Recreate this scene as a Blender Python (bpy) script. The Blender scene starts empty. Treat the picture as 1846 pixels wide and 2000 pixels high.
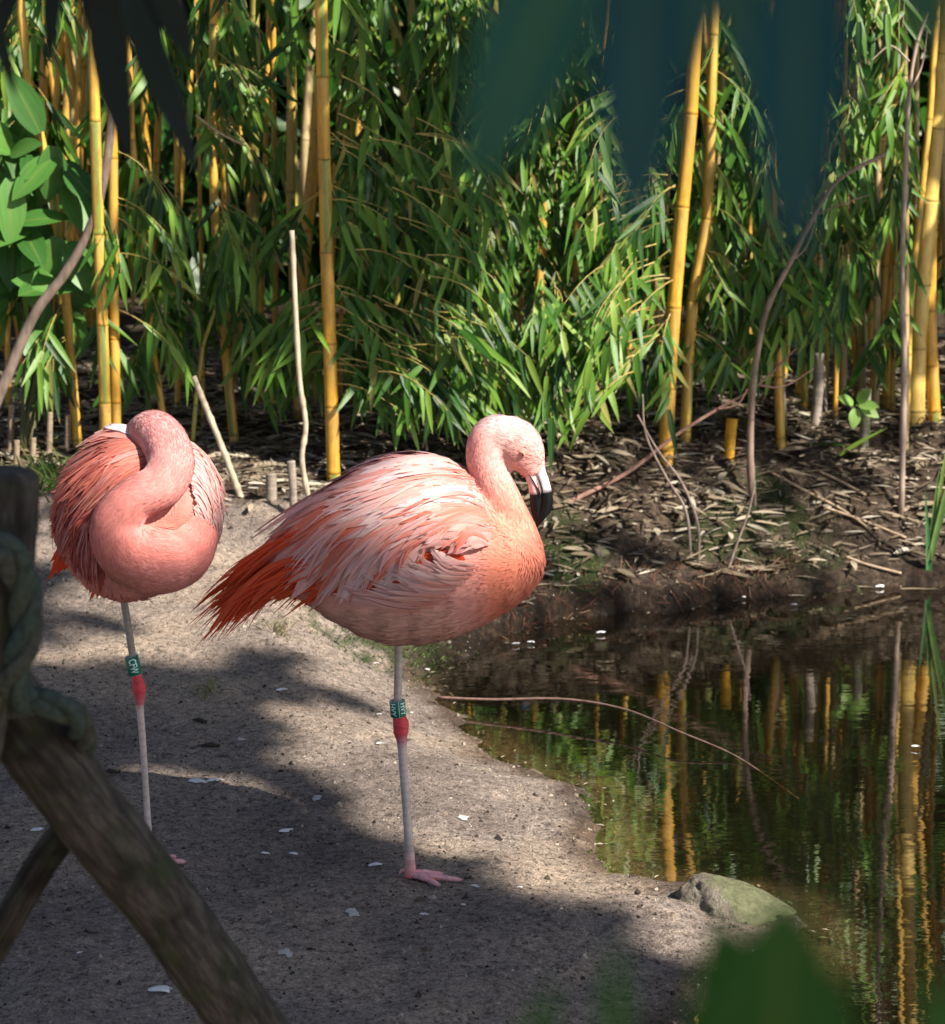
import bpy, bmesh, math, random
import numpy as np
from mathutils import Vector, Matrix
from mathutils.bvhtree import BVHTree

rng = random.Random(7)
nr = np.random.default_rng(7)
sc = bpy.context.scene
COL = sc.collection

# ------------------------------------------------------------------ camera, sky, sun, exposure
CAMZ = 1.73
FPX = 4625.0                       # focal length in photograph pixels (1846 x 2000)
PITCH = math.atan(864 / FPX)
cam = bpy.data.cameras.new('camera')
cam.sensor_fit = 'VERTICAL'; cam.sensor_height = 24.0
cam.lens = 24.0 * FPX / 2000.0
cam.clip_start = 0.05; cam.clip_end = 500
cam.dof.use_dof = True; cam.dof.focus_distance = 4.95; cam.dof.aperture_fstop = 5.2
cam_ob = bpy.data.objects.new('camera', cam); COL.objects.link(cam_ob)
cam_ob.location = (0, 0, CAMZ); cam_ob.rotation_euler = (math.pi / 2 - PITCH, 0, 0)
sc.camera = cam_ob

SUN = Vector((0.60, -0.48, 0.70)).normalized()          # direction towards the sun
world = bpy.data.worlds.new('World'); sc.world = world; world.use_nodes = True
wn = world.node_tree.nodes; wl = world.node_tree.links
sky = wn.new('ShaderNodeTexSky'); sky.sky_type = 'NISHITA'; sky.sun_disc = False
sky.sun_elevation = math.asin(SUN.z)
sky.sun_rotation = math.atan2(SUN.x, SUN.y)
wn['Background'].inputs['Strength'].default_value = 0.05
wl.new(sky.outputs[0], wn['Background'].inputs['Color'])
sun = bpy.data.lights.new('sun', 'SUN'); sun.energy = 5.0; sun.angle = math.radians(0.5); sun.color = (1.0, 0.93, 0.82)
sun_ob = bpy.data.objects.new('sun', sun); COL.objects.link(sun_ob)
sun_ob.rotation_euler = (-SUN).to_track_quat('-Z', 'Y').to_euler(); sun_ob.location = SUN * 20
sc.view_settings.view_transform = 'Standard'; sc.view_settings.look = 'None'
sc.view_settings.exposure = 1.18; sc.view_settings.gamma = 1.0
sc.render.engine = 'CYCLES'
sc.cycles.use_denoising = True
sc.cycles.max_bounces = 5; sc.cycles.diffuse_bounces = 2; sc.cycles.glossy_bounces = 3; sc.cycles.transparent_max_bounces = 6
sc.cycles.sample_clamp_indirect = 4.0

# ------------------------------------------------------------------ view geometry helpers
CP, SP = math.cos(PITCH), math.sin(PITCH)
def ray(px, py):
    a = (px - 923) / FPX; b = (1000 - py) / FPX
    return Vector((a, CP + b * SP, -SP + b * CP))
def P(px, py, Y):
    d = ray(px, py)
    return Vector((0, 0, CAMZ)) + d * (Y / d.y)
def W(px, py, z=0.0):
    d = ray(px, py)
    return Vector((0, 0, CAMZ)) + d * ((z - CAMZ) / d.z)
def proj(v):
    x, y, z = v[..., 0], v[..., 1], v[..., 2] - CAMZ
    f = y * CP - z * SP; u = y * SP + z * CP
    return 923 + FPX * x / f, 1000 - FPX * u / f
def sm(a, b, x):
    t = np.clip((x - a) / (b - a), 0, 1)
    return t * t * (3 - 2 * t)
def vnoise(x, y, scale, seed=0):
    x = np.asarray(x, float) * scale + seed * 17.13; y = np.asarray(y, float) * scale + seed * 7.77
    xi = np.floor(x).astype(np.int64); yi = np.floor(y).astype(np.int64)
    fx = x - xi; fy = y - yi
    fx = fx * fx * (3 - 2 * fx); fy = fy * fy * (3 - 2 * fy)
    def h(a, b):
        n = (a * 374761393 + b * 668265263 + seed * 1442695) & 0x7fffffff
        n = ((n ^ (n >> 13)) * 1274126177) & 0x7fffffff
        return ((n ^ (n >> 16)) & 0xffff) / 65535.0
    return (h(xi, yi) * (1 - fx) + h(xi + 1, yi) * fx) * (1 - fy) + (h(xi, yi + 1) * (1 - fx) + h(xi + 1, yi + 1) * fx) * fy

# ------------------------------------------------------------------ object helpers
def tag(o, label=None, cat=None, group=None, kind=None):
    if label: o['label'] = label
    if cat: o['category'] = cat
    if group: o['group'] = group
    if kind: o['kind'] = kind
    return o
def empty(name, loc, label, cat, group=None):
    o = bpy.data.objects.new(name, None); COL.objects.link(o)
    o.location = loc; o.empty_display_size = 0.05
    return tag(o, label, cat, group)
class MB:
    """collects vertices, faces, colours"""
    def __init__(s): s.v = []; s.f = []; s.c = []; s.m = []; s.uv = []
    def add(s, vs, fs, col=(1, 1, 1), mi=0, uv=None):
        k = len(s.v)
        s.v += [tuple(v) for v in vs]
        if col and not hasattr(col[0], '__len__'): col = [col] * len(vs)
        s.c += [tuple(c[:3]) for c in col]
        s.uv += list(uv) if uv is not None else [(0, 0)] * len(vs)
        for f in fs: s.f.append(tuple(i + k for i in f)); s.m.append(mi)
    def tube(s, path, radii, seg=8, col=(1, 1, 1), mi=0, cap=True, wob=0.0, squash=None):
        path = [Vector(p) for p in path]; n = len(path)
        if not hasattr(radii, '__len__'): radii = [radii] * n
        vs = []; cs = []; uv = []
        t0 = (path[1] - path[0]).normalized()
        a = t0.orthogonal().normalized(); acc = 0
        for i in range(n):
            t = (path[min(i + 1, n - 1)] - path[max(i - 1, 0)]).normalized()
            a = (a - t * a.dot(t)).normalized(); b = t.cross(a)
            if i: acc += (path[i] - path[i - 1]).length
            for j in range(seg):
                an = 2 * math.pi * j / seg
                r = radii[i] * (1 + wob * (rng.random() - .5))
                vs.append(path[i] + (a * math.cos(an) + b * math.sin(an)) * r)
                cs.append(col[i] if hasattr(col[0], '__len__') else col); uv.append((j / seg, acc))
        fs = []
        for i in range(n - 1):
            for j in range(seg):
                j2 = (j + 1) % seg
                fs.append((i * seg + j, i * seg + j2, (i + 1) * seg + j2, (i + 1) * seg + j))
        if cap:
            fs.append(tuple(range(seg))[::-1]); fs.append(tuple(range((n - 1) * seg, n * seg)))
        s.add(vs, fs, cs, mi, uv)
    def build(s, name, mats, parent=None, origin=None, smooth=True):
        o0 = Vector(origin) if origin is not None else Vector((0, 0, 0))
        V = np.array(s.v, float).reshape(-1, 3) - np.array(o0)
        return npmesh(name, V, s.f, mats, parent, np.array(s.c, float), np.array(s.uv, float), s.m, smooth,
                      loc=None if parent else o0)
def npmesh(name, V, F, mats, parent=None, cols=None, uv=None, mi=None, smooth=True, loc=None):
    me = bpy.data.meshes.new(name)
    me.from_pydata(V.tolist() if hasattr(V, 'tolist') else V, [], F.tolist() if hasattr(F, 'tolist') else F)
    if not isinstance(mats, (list, tuple)): mats = [mats]
    for m in mats: me.materials.append(m)
    if mi is not None and len(mats) > 1: me.polygons.foreach_set('material_index', np.array(mi, np.int32))
    if cols is not None and len(cols):
        at = me.color_attributes.new('Col', 'FLOAT_COLOR', 'POINT')
        at.data.foreach_set('color', np.concatenate([cols, np.ones((len(cols), 1))], 1).astype(np.float32).ravel())
    if uv is not None and len(uv):
        li = np.empty(len(me.loops), np.int32); me.loops.foreach_get('vertex_index', li)
        me.uv_layers.new(name='UVMap').data.foreach_set('uv', uv[li].astype(np.float32).ravel())
    if smooth: me.polygons.foreach_set('use_smooth', np.ones(len(me.polygons), bool))
    me.update()
    o = bpy.data.objects.new(name, me); COL.objects.link(o)
    if parent is not None: o.parent = parent
    elif loc is not None: o.location = loc
    return o
def bez(a, b, c, n=7):
    a, b, c = Vector(a), Vector(b), Vector(c)
    return [a * (1 - t) ** 2 + b * 2 * t * (1 - t) + c * t * t for t in [i / (n - 1) for i in range(n)]]
def spline(pts, n):
    """Catmull-Rom through the points"""
    pts = np.array([list(p) for p in pts], float); k = len(pts)
    q = np.vstack([2 * pts[0] - pts[1], pts, 2 * pts[-1] - pts[-2]])
    out = []
    for t in np.linspace(0, k - 1 - 1e-9, n):
        i = int(t); f = t - i; p0, p1, p2, p3 = q[i], q[i + 1], q[i + 2], q[i + 3]
        out.append(.5 * ((2 * p1) + (-p0 + p2) * f + (2 * p0 - 5 * p1 + 4 * p2 - p3) * f * f + (-p0 + 3 * p1 - 3 * p2 + p3) * f ** 3))
    return np.array(out)

# ------------------------------------------------------------------ materials
def mat(name, rough=.6, spec=.3):
    m = bpy.data.materials.new(name); m.use_nodes = True
    nt = m.node_tree; b = nt.nodes['Principled BSDF']
    b.inputs['Roughness'].default_value = rough; b.inputs['Specular IOR Level'].default_value = spec
    return m, nt, b
def N(nt, t, **kw):
    n = nt.nodes.new(t)
    for k, v in kw.items():
        if k in n.inputs: n.inputs[k].default_value = v
        else: setattr(n, k, v)
    return n
def mixc(nt, fac, a, b, mode='MIX'):
    n = nt.nodes.new('ShaderNodeMix'); n.data_type = 'RGBA'; n.blend_type = mode
    for s, v in ((0, fac), (6, a), (7, b)):
        if hasattr(v, 'is_output'): nt.links.new(v, n.inputs[s])
        else: n.inputs[s].default_value = v if s == 0 else (*v[:3], 1)
    return n.outputs[2]
def ramp(nt, inp, stops):
    r = nt.nodes.new('ShaderNodeValToRGB'); e = r.color_ramp.elements
    while len(e) < len(stops): e.new(.5)
    for el, (p, c) in zip(e, stops):
        el.position = p; el.color = (*c, 1) if hasattr(c, '__len__') else (c, c, c, 1)
    nt.links.new(inp, r.inputs[0]); return r.outputs[0]
def bump(nt, b, h, strength, dist):
    n = nt.nodes.new('ShaderNodeBump'); n.inputs['Strength'].default_value = strength; n.inputs['Distance'].default_value = dist
    nt.links.new(h, n.inputs['Height']); nt.links.new(n.outputs[0], b.inputs['Normal']); return n
def noise(nt, scale, detail=4, rough=.55, vec=None, stretch=None):
    n = N(nt, 'ShaderNodeTexNoise', Scale=scale, Detail=detail, Roughness=rough)
    if vec is not None:
        if stretch:
            mp = N(nt, 'ShaderNodeMapping'); mp.inputs['Scale'].default_value = stretch
            nt.links.new(vec, mp.inputs['Vector']); vec = mp.outputs[0]
        nt.links.new(vec, n.inputs['Vector'])
    return n.outputs['Fac']
def translucent(nt, b, colsock, fac):
    t = nt.nodes.new('ShaderNodeBsdfTranslucent'); nt.links.new(colsock, t.inputs['Color'])
    mx = nt.nodes.new('ShaderNodeMixShader'); mx.inputs[0].default_value = fac
    nt.links.new(b.outputs[0], mx.inputs[1]); nt.links.new(t.outputs[0], mx.inputs[2])
    nt.links.new(mx.outputs[0], nt.nodes['Material Output'].inputs['Surface'])

def m_ground():
    m, nt, b = mat('ground_soil', .9, .2)
    g = N(nt, 'ShaderNodeNewGeometry').outputs['Position']
    at = N(nt, 'ShaderNodeAttribute', attribute_name='Col')
    sep = N(nt, 'ShaderNodeSeparateColor'); nt.links.new(at.outputs['Color'], sep.inputs[0])
    n1 = noise(nt, 1.6, 6, .65, g); n2 = noise(nt, 55, 6, .75, g); n3 = noise(nt, 190, 3, .7, g); n4 = noise(nt, 26, 6, .8, g)
    dry = ramp(nt, n1, [(.32, (.195, .158, .140)), (.5, (.315, .252, .212)), (.68, (.48, .37, .28))])
    fine = ramp(nt, n2, [(.34, .25), (.47, .8), (.58, 1.05), (.72, 1.5)])
    dry = mixc(nt, 1.0, dry, fine, 'MULTIPLY')
    dry = mixc(nt, .75, dry, ramp(nt, n3, [(.35, .45), (.5, 1.0), (.68, 1.55)]), 'MULTIPLY')
    dry = mixc(nt, ramp(nt, n4, [(.33, .9), (.44, 0.0)]), dry, (.05, .04, .034))
    soil = ramp(nt, noise(nt, 34, 8, .8, g), [(.36, (.012, .009, .007)), (.5, (.06, .042, .03)), (.62, (.14, .10, .072)), (.75, (.26, .20, .15))])
    c = mixc(nt, sep.outputs[0], dry, soil)
    moss = ramp(nt, n3, [(.35, (.010, .018, .005)), (.65, (.05, .075, .018))])
    c = mixc(nt, sep.outputs[2], c, moss)
    sl = N(nt, 'ShaderNodeAttribute', attribute_name='Silt').outputs['Fac']  # silt, blackened with depth to put the water's light loss into its colour
    c = mixc(nt, sl, c, mixc(nt, n2, (.003, .0025, .0015), (.012, .010, .006)))
    wetc = mixc(nt, 1.0, c, (.36, .31, .27), 'MULTIPLY')
    c = mixc(nt, sep.outputs[1], c, wetc)
    nt.links.new(c, b.inputs['Base Color'])
    rr = N(nt, 'ShaderNodeMapRange'); nt.links.new(sep.outputs[1], rr.inputs[0])
    rr.inputs[3].default_value = .92; rr.inputs[4].default_value = .45; nt.links.new(rr.outputs[0], b.inputs['Roughness'])
    ad = N(nt, 'ShaderNodeMath', operation='ADD'); nt.links.new(n2, ad.inputs[0]); nt.links.new(n3, ad.inputs[1])
    bump(nt, b, ad.outputs[0], .9, .012)
    return m
def m_water():
    m = bpy.data.materials.new('pond_water'); m.use_nodes = True; nt = m.node_tree
    nt.nodes.remove(nt.nodes['Principled BSDF'])
    g = N(nt, 'ShaderNodeNewGeometry').outputs['Position']
    nn = noise(nt, 1.0, 3, .5, g, (5, 16, 1)); n2 = noise(nt, 1.0, 2, .5, g, (22, 70, 1))
    ad = N(nt, 'ShaderNodeMath', operation='MULTIPLY_ADD'); nt.links.new(n2, ad.inputs[0]); ad.inputs[1].default_value = .10; nt.links.new(nn, ad.inputs[2])
    bp = N(nt, 'ShaderNodeBump'); bp.inputs['Strength'].default_value = .05; bp.inputs['Distance'].default_value = .012
    nt.links.new(ad.outputs[0], bp.inputs['Height'])
    lw = N(nt, 'ShaderNodeLayerWeight', Blend=.5); nt.links.new(bp.outputs[0], lw.inputs['Normal'])
    pw = N(nt, 'ShaderNodeMath', operation='POWER'); nt.links.new(lw.outputs['Facing'], pw.inputs[0]); pw.inputs[1].default_value = 3.0
    fr = N(nt, 'ShaderNodeMapRange'); nt.links.new(pw.outputs[0], fr.inputs[0]); fr.inputs[3].default_value = .05; fr.inputs[4].default_value = 1.0
    gl = N(nt, 'ShaderNodeBsdfGlossy', Roughness=.012); nt.links.new(bp.outputs[0], gl.inputs['Normal'])
    tr = N(nt, 'ShaderNodeBsdfTransparent'); tr.inputs['Color'].default_value = (.68, .62, .46, 1)
    mx = N(nt, 'ShaderNodeMixShader')
    nt.links.new(fr.outputs[0], mx.inputs[0]); nt.links.new(tr.outputs[0], mx.inputs[1]); nt.links.new(gl.outputs[0], mx.inputs[2])
    nt.links.new(mx.outputs[0], nt.nodes['Material Output'].inputs['Surface'])
    return m
def m_feather():
    m, nt, b = mat('feather', .62, .18)
    at = N(nt, 'ShaderNodeAttribute', attribute_name='Col').outputs['Color']
    uv = N(nt, 'ShaderNodeUVMap').outputs[0]
    s = noise(nt, 1.0, 3, .6, uv, (9, 1.2, 1))
    c = mixc(nt, .7, at, ramp(nt, s, [(.3, .74), (.5, 1.0), (.7, 1.2)]), 'MULTIPLY')
    nt.links.new(c, b.inputs['Base Color'])
    b.inputs['Sheen Weight'].default_value = .15; b.inputs['Sheen Roughness'].default_value = .5
    bump(nt, b, s, .5, .002)
    translucent(nt, b, c, .38)
    return m
def m_down():
    m, nt, b = mat('down', .8, .08)
    at = N(nt, 'ShaderNodeAttribute', attribute_name='Col').outputs['Color']
    nt.links.new(at, b.inputs['Base Color'])
    translucent(nt, b, at, .18)
    return m
def m_plumage():
    m, nt, b = mat('plumage', .75, .1)
    at = N(nt, 'ShaderNodeAttribute', attribute_name='Col').outputs['Color']
    s = noise(nt, 220, 3, .6, N(nt, 'ShaderNodeTexCoord').outputs['Object'])
    c = mixc(nt, .25, at, ramp(nt, s, [(.3, .78), (.5, 1.0), (.7, 1.15)]), 'MULTIPLY')
    nt.links.new(c, b.inputs['Base Color'])
    b.inputs['Sheen Weight'].default_value = .25; b.inputs['Sheen Roughness'].default_value = .5
    b.inputs['Subsurface Weight'].default_value = .0
    bump(nt, b, s, .12, .002)
    return m
def m_skin():
    m, nt, b = mat('leg_skin', .5, .4)
    at = N(nt, 'ShaderNodeAttribute', attribute_name='Col').outputs['Color']
    co = N(nt, 'ShaderNodeTexCoord').outputs['Object']
    s = noise(nt, 1.0, 3, .6, co, (260, 260, 420))
    c = mixc(nt, .7, at, ramp(nt, s, [(.32, .65), (.5, 1.0), (.68, 1.2)]), 'MULTIPLY')
    nt.links.new(c, b.inputs['Base Color']); bump(nt, b, s, .4, .0015); return m
def m_attr(name, rough=.5, spec=.35, nscale=60, amt=.5, bmp=.2, stretch=None, lo=.6, hi=1.3, transl=0, bd=.003):
    m, nt, b = mat(name, rough, spec)
    at = N(nt, 'ShaderNodeAttribute', attribute_name='Col').outputs['Color']
    co = N(nt, 'ShaderNodeTexCoord').outputs['Object']
    s = noise(nt, nscale, 4, .6, co, stretch)
    c = mixc(nt, amt, at, ramp(nt, s, [(.3, lo), (.5, 1.0), (.7, hi)]), 'MULTIPLY')
    nt.links.new(c, b.inputs['Base Color'])
    if bmp: bump(nt, b, s, bmp, bd)
    if transl: translucent(nt, b, c, transl)
    return m
def m_leaf(name, stops, rough=.36, spec=.32, transl=.28, per_object=True, vein=40, tip=None, rib=.55):
    """per_object: variation from Object Info; otherwise from the mesh colour attribute (r)"""
    m, nt, b = mat(name, rough, spec)
    if per_object: v = N(nt, 'ShaderNodeObjectInfo').outputs['Random']
    else:
        a = N(nt, 'ShaderNodeAttribute', attribute_name='Col'); sp = N(nt, 'ShaderNodeSeparateColor')
        nt.links.new(a.outputs['Color'], sp.inputs[0]); v = sp.outputs[0]
    c = ramp(nt, v, stops)
    uv = N(nt, 'ShaderNodeUVMap').outputs[0]
    su = N(nt, 'ShaderNodeSeparateXYZ'); nt.links.new(uv, su.inputs[0])
    st = noise(nt, 1.0, 2, .5, uv, (vein, 1.5, 1))
    c = mixc(nt, .55, c, ramp(nt, st, [(.3, .7), (.7, 1.25)]), 'MULTIPLY')
    # pale midrib, dry tip
    ab = N(nt, 'ShaderNodeMath', operation='ABSOLUTE'); sb = N(nt, 'ShaderNodeMath', operation='SUBTRACT')
    nt.links.new(su.outputs[0], sb.inputs[0]); sb.inputs[1].default_value = .5; nt.links.new(sb.outputs[0], ab.inputs[0])
    c = mixc(nt, ramp(nt, ab.outputs[0], [(.0, rib), (.07, 0.0)]), c, (.16, .22, .05))
    if tip:
        c = mixc(nt, ramp(nt, su.outputs[1], [(.88, 0.0), (.98, .8)]), c, tip)
    nt.links.new(c, b.inputs['Base Color'])
    bump(nt, b, st, .25, .002)
    translucent(nt, b, c, transl)
    return m
def m_bark():
    m, nt, b = mat('weathered_bark', .9, .2)
    co = N(nt, 'ShaderNodeUVMap').outputs[0]
    ob = N(nt, 'ShaderNodeTexCoord').outputs['Object']
    s = noise(nt, 1.0, 6, .65, co, (26, 14, 1)); l = noise(nt, 22, 4, .6, ob)
    c = ramp(nt, s, [(.3, (.018, .016, .014)), (.5, (.055, .048, .041)), (.72, (.135, .12, .104))])
    c = mixc(nt, ramp(nt, l, [(.50, 0.0), (.68, .75)]), c, (.035, .05, .02))
    l2 = noise(nt, 9, 3, .6, ob)
    c = mixc(nt, ramp(nt, l2, [(.36, .8), (.5, 0.0)]), c, (.012, .010, .009))
    nt.links.new(c, b.inputs['Base Color']); bump(nt, b, s, .9, .008); return m
def m_rock():
    m, nt, b = mat('mossy_rock', .8, .3)
    ob = N(nt, 'ShaderNodeTexCoord').outputs['Object']; nn = N(nt, 'ShaderNodeNewGeometry').outputs['Normal']
    s = noise(nt, 45, 6, .7, ob); l = noise(nt, 11, 5, .65, ob)
    c = ramp(nt, s, [(.3, (.05, .04, .032)), (.5, (.15, .127, .098)), (.7, (.27, .235, .18))])
    d = N(nt, 'ShaderNodeVectorMath', operation='DOT_PRODUCT'); nt.links.new(nn, d.inputs[0]); d.inputs[1].default_value = (.75, -.1, .35)
    ad = N(nt, 'ShaderNodeMath', operation='ADD'); nt.links.new(d.outputs['Value'], ad.inputs[0]); nt.links.new(l, ad.inputs[1])
    c = mixc(nt, ramp(nt, ad.outputs[0], [(.78, 0.0), (.92, .4), (1.15, .7)]), c, mixc(nt, s, (.04, .055, .018), (.16, .18, .07)))
    nt.links.new(c, b.inputs['Base Color']); bump(nt, b, s, 1.0, .014); return m

M_GROUND = m_ground(); M_WATER = m_water(); M_FEATHER = m_feather(); M_PLUM = m_plumage(); M_DOWN = m_down(); M_SKIN = m_skin()
GREENS = [(0, (.008, .038, .006)), (.3, (.03, .105, .012)), (.6, (.085, .20, .020)), (.93, (.20, .33, .045)), (1.0, (.26, .25, .07))]
M_LEAF = m_leaf('bamboo_leaf', GREENS, tip=(.30, .24, .12))
M_LEAFM = m_leaf('bamboo_foliage', GREENS, per_object=False, tip=(.30, .24, .12))
M_BROAD = m_leaf('broad_leaf', [(0, (.03, .10, .018)), (.5, (.06, .17, .03)), (1, (.10, .24, .045))], rough=.42, spec=.3, vein=9)
M_FORE = m_leaf('hanging_leaf', [(0, (.010, .065, .072)), (.4, (.016, .085, .080)), (.75, (.020, .095, .065)), (1, (.03, .12, .055))], rough=.5, spec=.25, transl=.25, rib=.5, vein=7)
M_FORED = m_leaf('purple_black_leaf', [(0, (.008, .014, .012)), (1, (.016, .026, .020))], rough=.6, spec=.15, transl=.05, rib=0)  # heavy shade on the hanging leaves put into a near-black colour
M_FOREG = m_leaf('pond_plant_leaf', [(0, (.022, .095, .012)), (1, (.04, .14, .022))], rough=.5, spec=.25, transl=.3, rib=.5, vein=7)
M_CANOPY = m_leaf('canopy_leaf', [(0, (.02, .06, .015)), (1, (.06, .12, .03))], per_object=False, transl=.1)
M_DEAD = m_leaf('dead_leaf', [(0, (.09, .065, .045)), (.35, (.20, .15, .105)), (.7, (.36, .29, .21)), (1, (.50, .45, .38))], rough=.7, spec=.2, transl=.08)
M_DEADM = m_leaf('dead_leaf_litter', [(0, (.06, .042, .03)), (.35, (.15, .11, .078)), (.7, (.29, .23, .165)), (1, (.45, .40, .33))], rough=.7, spec=.2, transl=.08, per_object=False)
def m_culm():
    m, nt, b = mat('bamboo_cane', .42, .4)
    at = N(nt, 'ShaderNodeAttribute', attribute_name='Col').outputs['Color']
    g = N(nt, 'ShaderNodeNewGeometry').outputs['Position']
    a1 = noise(nt, 1.0, 5, .65, g, (22, 22, 5)); a2 = noise(nt, 1.0, 4, .6, g, (70, 70, 12)); a3 = noise(nt, 160, 3, .6, g)
    c = mixc(nt, .8, at, ramp(nt, a2, [(.3, .62), (.5, 1.0), (.7, 1.12)]), 'MULTIPLY')
    c = mixc(nt, ramp(nt, a1, [(.52, 0.0), (.70, .75)]), c, (.26, .15, .035))
    c = mixc(nt, ramp(nt, a1, [(.26, .6), (.42, 0.0)]), c, (.30, .30, .05))
    c = mixc(nt, ramp(nt, a3, [(.60, 0.0), (.72, .7)]), c, (.10, .07, .03))
    nt.links.new(c, b.inputs['Base Color']); bump(nt, b, a2, .2, .003); return m
M_CULM = m_culm()
M_WOOD = m_attr('dry_wood', .8, .2, 50, .8, .5, (1, 1, .3), lo=.5, hi=1.3)
M_BARK = m_bark(); M_ROCK = m_rock()
M_ROPE = m_attr('old_rope', .9, .2, 120, .8, .6, lo=.45, hi=1.5)
M_BILL = m_attr('bill_horn', .5, .22, 90, .3, .1)
M_BAND = m_attr('band_plastic', .35, .5, 40, .1, 0)
M_EYE = m_attr('eye', .15, .6, 40, .1, 0)
M_GRASS = m_attr('grass_blade', .5, .3, 40, .4, 0, transl=.25)
M_CRUMB = m_attr('soil_crumb', .95, .15, 80, .5, .3)
M_WHITE = m_attr('white_feather', .7, .2, 80, .3, 0, transl=.2)

# ------------------------------------------------------------------ terrain
pond_px = [(2300, 1126), (1846, 1140), (1700, 1150), (1600, 1158), (1500, 1168), (1400, 1180), (1300, 1190), (1200, 1196),
           (1100, 1208), (1000, 1238), (920, 1272), (860, 1300), (822, 1325), (850, 1362), (890, 1400), (915, 1440),
           (960, 1475), (1040, 1512), (1120, 1535), (1158, 1572), (1168, 1620), (1150, 1665), (1190, 1705), (1260, 1720),
           (1360, 1726), (1440, 1740), (1520, 1772), (1555, 1806), (1530, 1850), (1470, 1900), (1400, 1950), (1330, 2010), (1250, 2080), (1110, 2230)]
pond = [W(*p).xy for p in pond_px]
pond = np.array([(7.0, 7.9)] + [tuple(p) for p in pond] + [(.35, 2.7), (7.0, 2.2)])
def sdist(x, y):
    """signed distance to the pond, positive on land"""
    d2 = np.full(x.shape, 1e9); inside = np.zeros(x.shape, bool)
    for i in range(len(pond)):
        ax, ay = pond[i]; bx, by = pond[(i + 1) % len(pond)]
        ex, ey = bx - ax, by - ay
        t = np.clip(((x - ax) * ex + (y - ay) * ey) / (ex * ex + ey * ey), 0, 1)
        d2 = np.minimum(d2, (x - ax - t * ex) ** 2 + (y - ay - t * ey) ** 2)
        cond = ((ay > y) != (by > y)) & (x < (bx - ax) * (y - ay) / (by - ay + 1e-12) + ax)
        inside ^= cond
    d = np.sqrt(d2)
    return np.where(inside, -d, d)
def height(x, y):
    x = np.asarray(x, float); y = np.asarray(y, float)
    d = sdist(x, y)
    far = sm(6.5, 7.2, y)
    B = np.interp(y, [0, 4, 5, 6, 7, 7.6, 8.5, 10, 16, 100], [.07, .05, .055, .10, .22, .30, .40, .45, .5, .6])
    wig = (vnoise(x, y, 5, 3) - .5) * .06 * far + (vnoise(x, y, 2, 5) - .5) * .05 * far
    d = d + (vnoise(x, y, 9, 1) - .5) * (.03 + .07 * far) + (vnoise(x, y, 30, 2) - .5) * .008
    land = B * sm(0, .45 + .25 * far, d) + .05 * far * sm(0, .05, d) + .012 * sm(0, .03, d) + wig * sm(0.05, .4, d)
    slope = np.where(y > 6.6, .7, .15)
    wat = -np.minimum(np.abs(d) * slope, .5)
    z = np.where(d > 0, land, wat)
    amp = .006 + .012 * far
    z = z + (vnoise(x, y, 7, 11) - .5) * .020 * (1 - far) * sm(.02, .25, d) + (vnoise(x, y, 18, 12) - .5) * .010 * (1 - far) * sm(.02, .2, d)
    z = z + (vnoise(x, y, 38, 8) - .5) * amp + (vnoise(x, y, 13, 9) - .5) * amp * 1.3
    return z
def hz(x, y): return float(height(np.array([x]), np.array([y]))[0])
def G(px, py):
    """the point of the ground seen at that place of the photograph"""
    d = ray(px, py); o = Vector((0, 0, CAMZ)); ys = np.linspace(2.2, 16, 900)
    t = ys / d.y; xs = d.x * t; zs = CAMZ + d.z * t
    hh = height(xs, ys)
    k = int(np.argmax(zs <= hh)) if (zs <= hh).any() else 899
    return Vector((float(xs[k]), float(ys[k]), float(hh[k])))
xs = np.concatenate([-np.geomspace(2.3, 90, 26)[::-1], np.arange(-2.28, 2.3, .0135), np.geomspace(2.31, 90, 26)])
ys = np.concatenate([np.linspace(-40, 1.8, 18), np.arange(2.0, 2.8, .05), np.arange(2.8, 6.6, .013), np.arange(6.6, 9.0, .018), np.arange(9.02, 11, .06), np.geomspace(11.1, 120, 24)])
gx, gy = np.meshgrid(xs, ys); gz = height(gx, gy)
gd = sdist(gx, gy)
V = np.stack([gx, gy, gz], -1).reshape(-1, 3)
nx, ny = len(xs), len(ys)
ii = (np.arange(ny - 1)[:, None] * nx + np.arange(nx - 1)[None, :]).ravel()
F = np.stack([ii, ii + 1, ii + nx + 1, ii + nx], -1)
gpx, gpy = proj(V); gpx = gpx.reshape(gx.shape); gpy = gpy.reshape(gx.shape)
nz_ = vnoise(gx, gy, 4, 21) - .5 + .6 * (vnoise(gx, gy, 16, 22) - .5)
soil = sm(7.15, 7.65, gy + nz_ * .5 + np.clip(-gx - .3, 0, 1) * -.25)
soil = np.maximum(soil, sm(6.45, 6.75, gy + nz_ * .3) * sm(-.35, -.1, gx + nz_ * .2))
soil = np.maximum(soil, sm(-.06, -.36, gd + nz_ * .1) * .95)
soil = np.maximum(soil, sm(-.0, -.1, gd) * sm(6.0, 6.5, gy))
wet = np.where(gd < -.015, .5, np.clip(sm(.13, .01, gd + nz_ * .10), 0, 1))
def spot(cx, cy, rx, ry):
    c = G(cx, cy); 
    return np.exp(-(((gx - c.x) / rx) ** 2 + ((gy - c.y) / ry) ** 2))
moss = spot(690, 1225, .16, .25) + spot(800, 1262, .14, .2) + spot(1490, 1010, .16, .2) + spot(1400, 1080, .12, .12) + spot(1570, 1080, .14, .12) + spot(1120, 1090, .10, .2)
moss = np.clip(moss * (1.0 + nz_ * 3.2 + 2.0 * (vnoise(gx, gy, 45, 23) - .5)) - .35, 0, .75)
ground = npmesh('ground', V, F, M_GROUND, cols=np.stack([soil, wet, moss], -1).reshape(-1, 3))
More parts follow.
